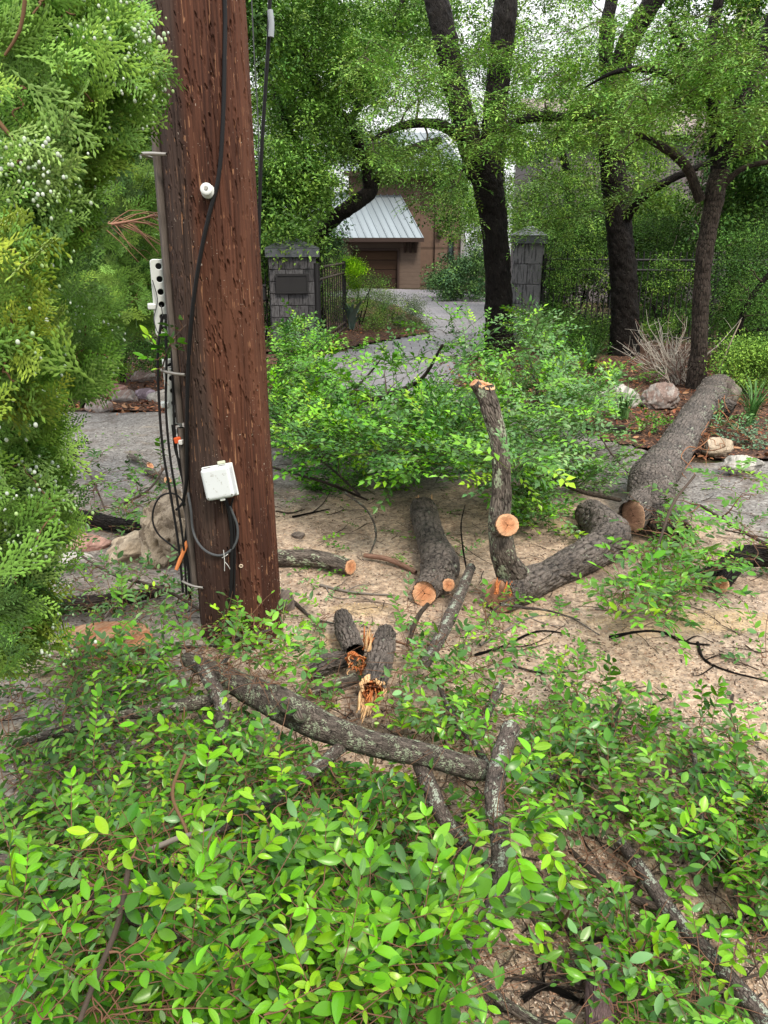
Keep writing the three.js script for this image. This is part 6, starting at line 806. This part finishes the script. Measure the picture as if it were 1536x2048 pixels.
{ // shrubs
  const shrub = (label, poly, n, d0, d1, base, s, o = {}) => { seed(s); const c = centresIn(poly, n, d0, d1), b = P(base[0], base[1], base[2]); b.y = terrain(base[2]) - .03; const stems = [...Array(o.stems ?? 3)].map((_, i) => { const tp = P(base[0] + R(-40, 40), lerp(base[1], Math.min(...poly.map((p) => p[1])), .55), base[2] + R(-.2, .2)); return { pts: [b.clone().add(V(R(-.1, .1), 0, R(-.1, .1))), b.clone().lerp(tp, .5).add(V(R(-.15, .15), 0, R(-.1, .1))), tp], r: [.018, .014, .007], name: 'stem' }; }); tree(o.name ?? 'shrub', label, 'shrub', b, stems, c, { seed: s + 1, per: 20, spread: .2, cols: BUSH, geos: FINE, seg: 10, r0: .008, r1: .0025, ...o }); };
  shrub('tall dense shrub between the near conifer and the pole, upper part of the left side', [[150, 60], [330, 120], [330, 440], [180, 420], [150, 260]], 80, 5.6, 7.5, [140, 760, 7.6], 651, { cols: [...BUSH, ...OAK], spread: .22 });
  shrub('dark shrub behind the left mulch bed, lower left', [[130, 430], [335, 430], [335, 640], [300, 740], [150, 720], [120, 640]], 95, 8, 10, [230, 690, 9.2], 653, { cols: BUSH, spread: .26 });
  shrub('shrub seen just left of the plaque pillar behind the pole', [[490, 300], [560, 330], [560, 500], [500, 680]], 30, 12.8, 14.5, [525, 700, 13.6], 655, { spread: .3, geos: CLUS });
  shrub('garden shrubs spilling over behind the open gate', [[640, 500], [690, 520], [760, 570], [800, 640], [720, 670], [650, 640]], 52, 15, 19, [715, 640, 17], 657, { cols: [...BUSH, ...LIGHT, [.16, .2, .07]], spread: .26 });
  shrub('feathery low plants at the tip of the garden bed beside the paving', [[750, 590], [830, 600], [850, 650], [780, 670]], 26, 15.5, 18.5, [800, 655, 16.5], 659, { cols: [[.12, .19, .09], [.16, .22, .1], [.1, .16, .06]], spread: .2, scale: .8 });
  shrub('lime green sapling in front of the garage door', [[690, 515], [715, 520], [712, 575], [690, 580]], 10, 15, 16, [700, 650, 15.6], 661, { cols: GREEN.lime, spread: .12, stems: 1 });
  shrub('low shrub in front of the narrow window of the house', [[860, 560], [900, 520], [968, 500], [970, 590], [880, 590]], 40, 27, 31, [920, 585, 29], 663, { cols: [[.06, .13, .05], [.08, .16, .07], [.1, .2, .05]], spread: .35, geos: CLUS, scale: 1.4 });
  shrub('shrub by the grey corner of the house', [[895, 380], [970, 380], [968, 500], [910, 500]], 20, 34, 37, [930, 560, 35], 664, { cols: LIGHT, spread: .45, geos: CLUS, scale: 1.6 });
  shrub('thin airy shrub left of the pale pillar along the fence', [[1095, 370], [1180, 330], [1210, 480], [1205, 690], [1110, 690]], 30, 12.3, 13.8, [1150, 700, 13.8], 665, { cols: [...BUSH, ...LIGHT], spread: .24 });
  shrub('leafy low shrub hiding the fence between the middle and right trunks', [[1285, 520], [1380, 540], [1385, 700], [1280, 700]], 11, 11.7, 12.5, [1335, 710, 12], 683, { cols: [...BUSH, ...LIGHT], spread: .2 });
  shrub('dense shrub behind the fence between the middle and right trunks', [[1270, 430], [1400, 430], [1400, 690], [1270, 700]], 66, 13.6, 16, [1330, 700, 14.4], 667, { cols: BUSH, spread: .3 });
  shrub('light green shrub behind the fence between the two right trunks, further back', [[1260, 380], [1400, 400], [1400, 560], [1260, 560]], 60, 17, 20, [1320, 640, 18], 669, { cols: LIGHT, spread: .35, geos: CLUS });
  shrub('tall dark shrub filling the right edge behind the fence', [[1420, 250], [1560, 220], [1560, 480], [1430, 500]], 70, 12.8, 16, [1500, 700, 14], 671, { cols: BUSH, spread: .34, geos: CLUS });
  shrub('green shrub at the right edge in front of the fence', [[1430, 480], [1560, 460], [1560, 760], [1440, 740]], 74, 9.6, 11.6, [1500, 760, 10.6], 673, { cols: BUSH, spread: .26 });
  shrub('low yellow green bush at the right edge by the slender trunk', [[1450, 690], [1550, 680], [1550, 770], [1460, 770]], 22, 8, 8.8, [1500, 790, 8.4], 675, { cols: LIGHT, spread: .16 });
  shrub('low dark plants at the foot of the fence left of the middle trunk', [[1060, 620], [1210, 640], [1200, 730], [1050, 730]], 44, 11.6, 12.8, [1130, 735, 12.2], 677, { cols: BUSH, spread: .22 });
  shrub('distant shrubs along the left boundary behind the plaque pillar', [[480, 420], [640, 430], [640, 560], [480, 560]], 40, 20, 26, [560, 600, 22], 679, { cols: BUSH, spread: .5, geos: CLUS, scale: 1.5 });
  shrub('dark bush beside the garage behind the leaning oak', [[620, 450], [668, 470], [668, 520], [630, 530]], 12, 20, 24, [650, 590, 22], 681, { cols: [[.03, .07, .025], [.04, .09, .03]], spread: .4, geos: CLUS, scale: 1.2 });
}
{ const s = 695; seed(s); // a thicket behind the fence
  const shr = (label, poly, n, d0, d1, base, s, cols) => { seed(s); const c = centresIn(poly, n, d0, d1), b = P(...base); b.y = terrain(base[2]) - .03; const tp = P(base[0] + 20, base[1] - 130, base[2]); tree('shrub', label, 'shrub', b, [{ pts: [b, b.clone().lerp(tp, .5).add(V(.1, 0, 0)), tp], r: [.03, .02, .01], name: 'stem' }], c, { seed: s + 1, per: 22, spread: .42, cols, geos: CLUS, seg: 10, r0: .01 }); };
  shr('dim thicket behind the fence, right of the pale pillar', [[1080, 430], [1240, 420], [1240, 670], [1090, 680]], 50, 15.5, 19, [1150, 640, 17], 696, [[.04, .085, .02], [.055, .115, .024], [.07, .15, .03]]);
  shr('dim thicket behind the fence, between the middle and right trunks', [[1270, 440], [1410, 430], [1420, 670], [1280, 680]], 46, 16, 19, [1350, 640, 17.5], 698, [[.04, .085, .02], [.055, .115, .024], [.07, .15, .03]]);
  shr('far dark hedge along the right edge of the view', [[1400, 260], [1560, 240], [1560, 660], [1420, 660]], 70, 16.5, 20, [1500, 640, 18], 700, [[.035, .075, .02], [.05, .1, .024], [.065, .13, .03]]);
}
{ // thin leaning stems at the right edge
  for (const [l, pts, r, m, s] of [['dark crooked sapling stem leaning right at the right edge, behind the slender trunk', [[1452, 745, 9.4], [1470, 680, 9.4], [1500, 600, 9.4], [1560, 520, 9.4]], [.05, .042, .036, .025], M.wet, 711], ['pale thin stick slanting up behind the root end of the fallen trunk', [[1425, 768, 8.2], [1455, 700, 8.2], [1482, 640, 8.2]], [.009, .008, .006], M.twigPale, 713], ['second dark sapling stem crossing low at the right edge', [[1440, 700, 9.8], [1490, 670, 9.8], [1550, 655, 9.8]], [.035, .03, .02], M.wet, 715]]) { const b = P(...pts[0]); b.y = 0; const q = pts.map((p) => P(...p)); q[0].y = -.02; tree('sapling', l, 'sapling', b, [{ pts: q, r, name: 'stem', mat: m }], s === 713 ? [] : centresIn([[1460, 520], [1550, 500], [1550, 620], [1480, 660]], 6, 9, 9.8), { seed: s, per: 8, spread: .2, cols: BUSH, geos: FINE, seg: 14 }); }
}
{ // the palm with a skirt of dead fronds, upper right
  const b = P(1480, 600, 16); b.y = terrain(16); const t = thing('palm_tree', 'palm with hanging dead grey brown fronds behind the slender right trunk', 'palm', b); seed(691);
  const top = P(1500, -60, 16); part('trunk', trunkTube([b, b.clone().lerp(top, .5), top], [.24, .2, .2], { seg: 20 }), M.grey, t);
  const g = [[], []]; for (let i = 0; i < 260; i++) { const y = R(20, 430), a = P(R(1440, 1560) - (y > 200 ? R(0, 60) : 0), y, R(15.4, 16.2)), e = a.clone().add(V(gauss() * .35, -R(.4, 1.1), gauss() * .3)); g[i % 2].push(tube([a, a.clone().lerp(e, .5).add(V(gauss() * .1, .06, 0)), e], [.016, .02, .006], { seg: 3, step: .3 })); }
  g.forEach((q, i) => stuff(part('dead_fronds', merge(q), std({ color: i ? rgb(.36, .29, .24) : rgb(.22, .16, .13), roughness: .85, side: DS }), t)));
}

const renderer = new THREE.WebGLRenderer({ antialias: true });
renderer.setSize(768, 1024); renderer.toneMapping = THREE.LinearToneMapping; renderer.toneMappingExposure = EXPOSURE; renderer.outputColorSpace = THREE.SRGBColorSpace;
renderer.shadowMap.enabled = true; renderer.shadowMap.type = THREE.PCFSoftShadowMap;
renderer.render(scene, camera);
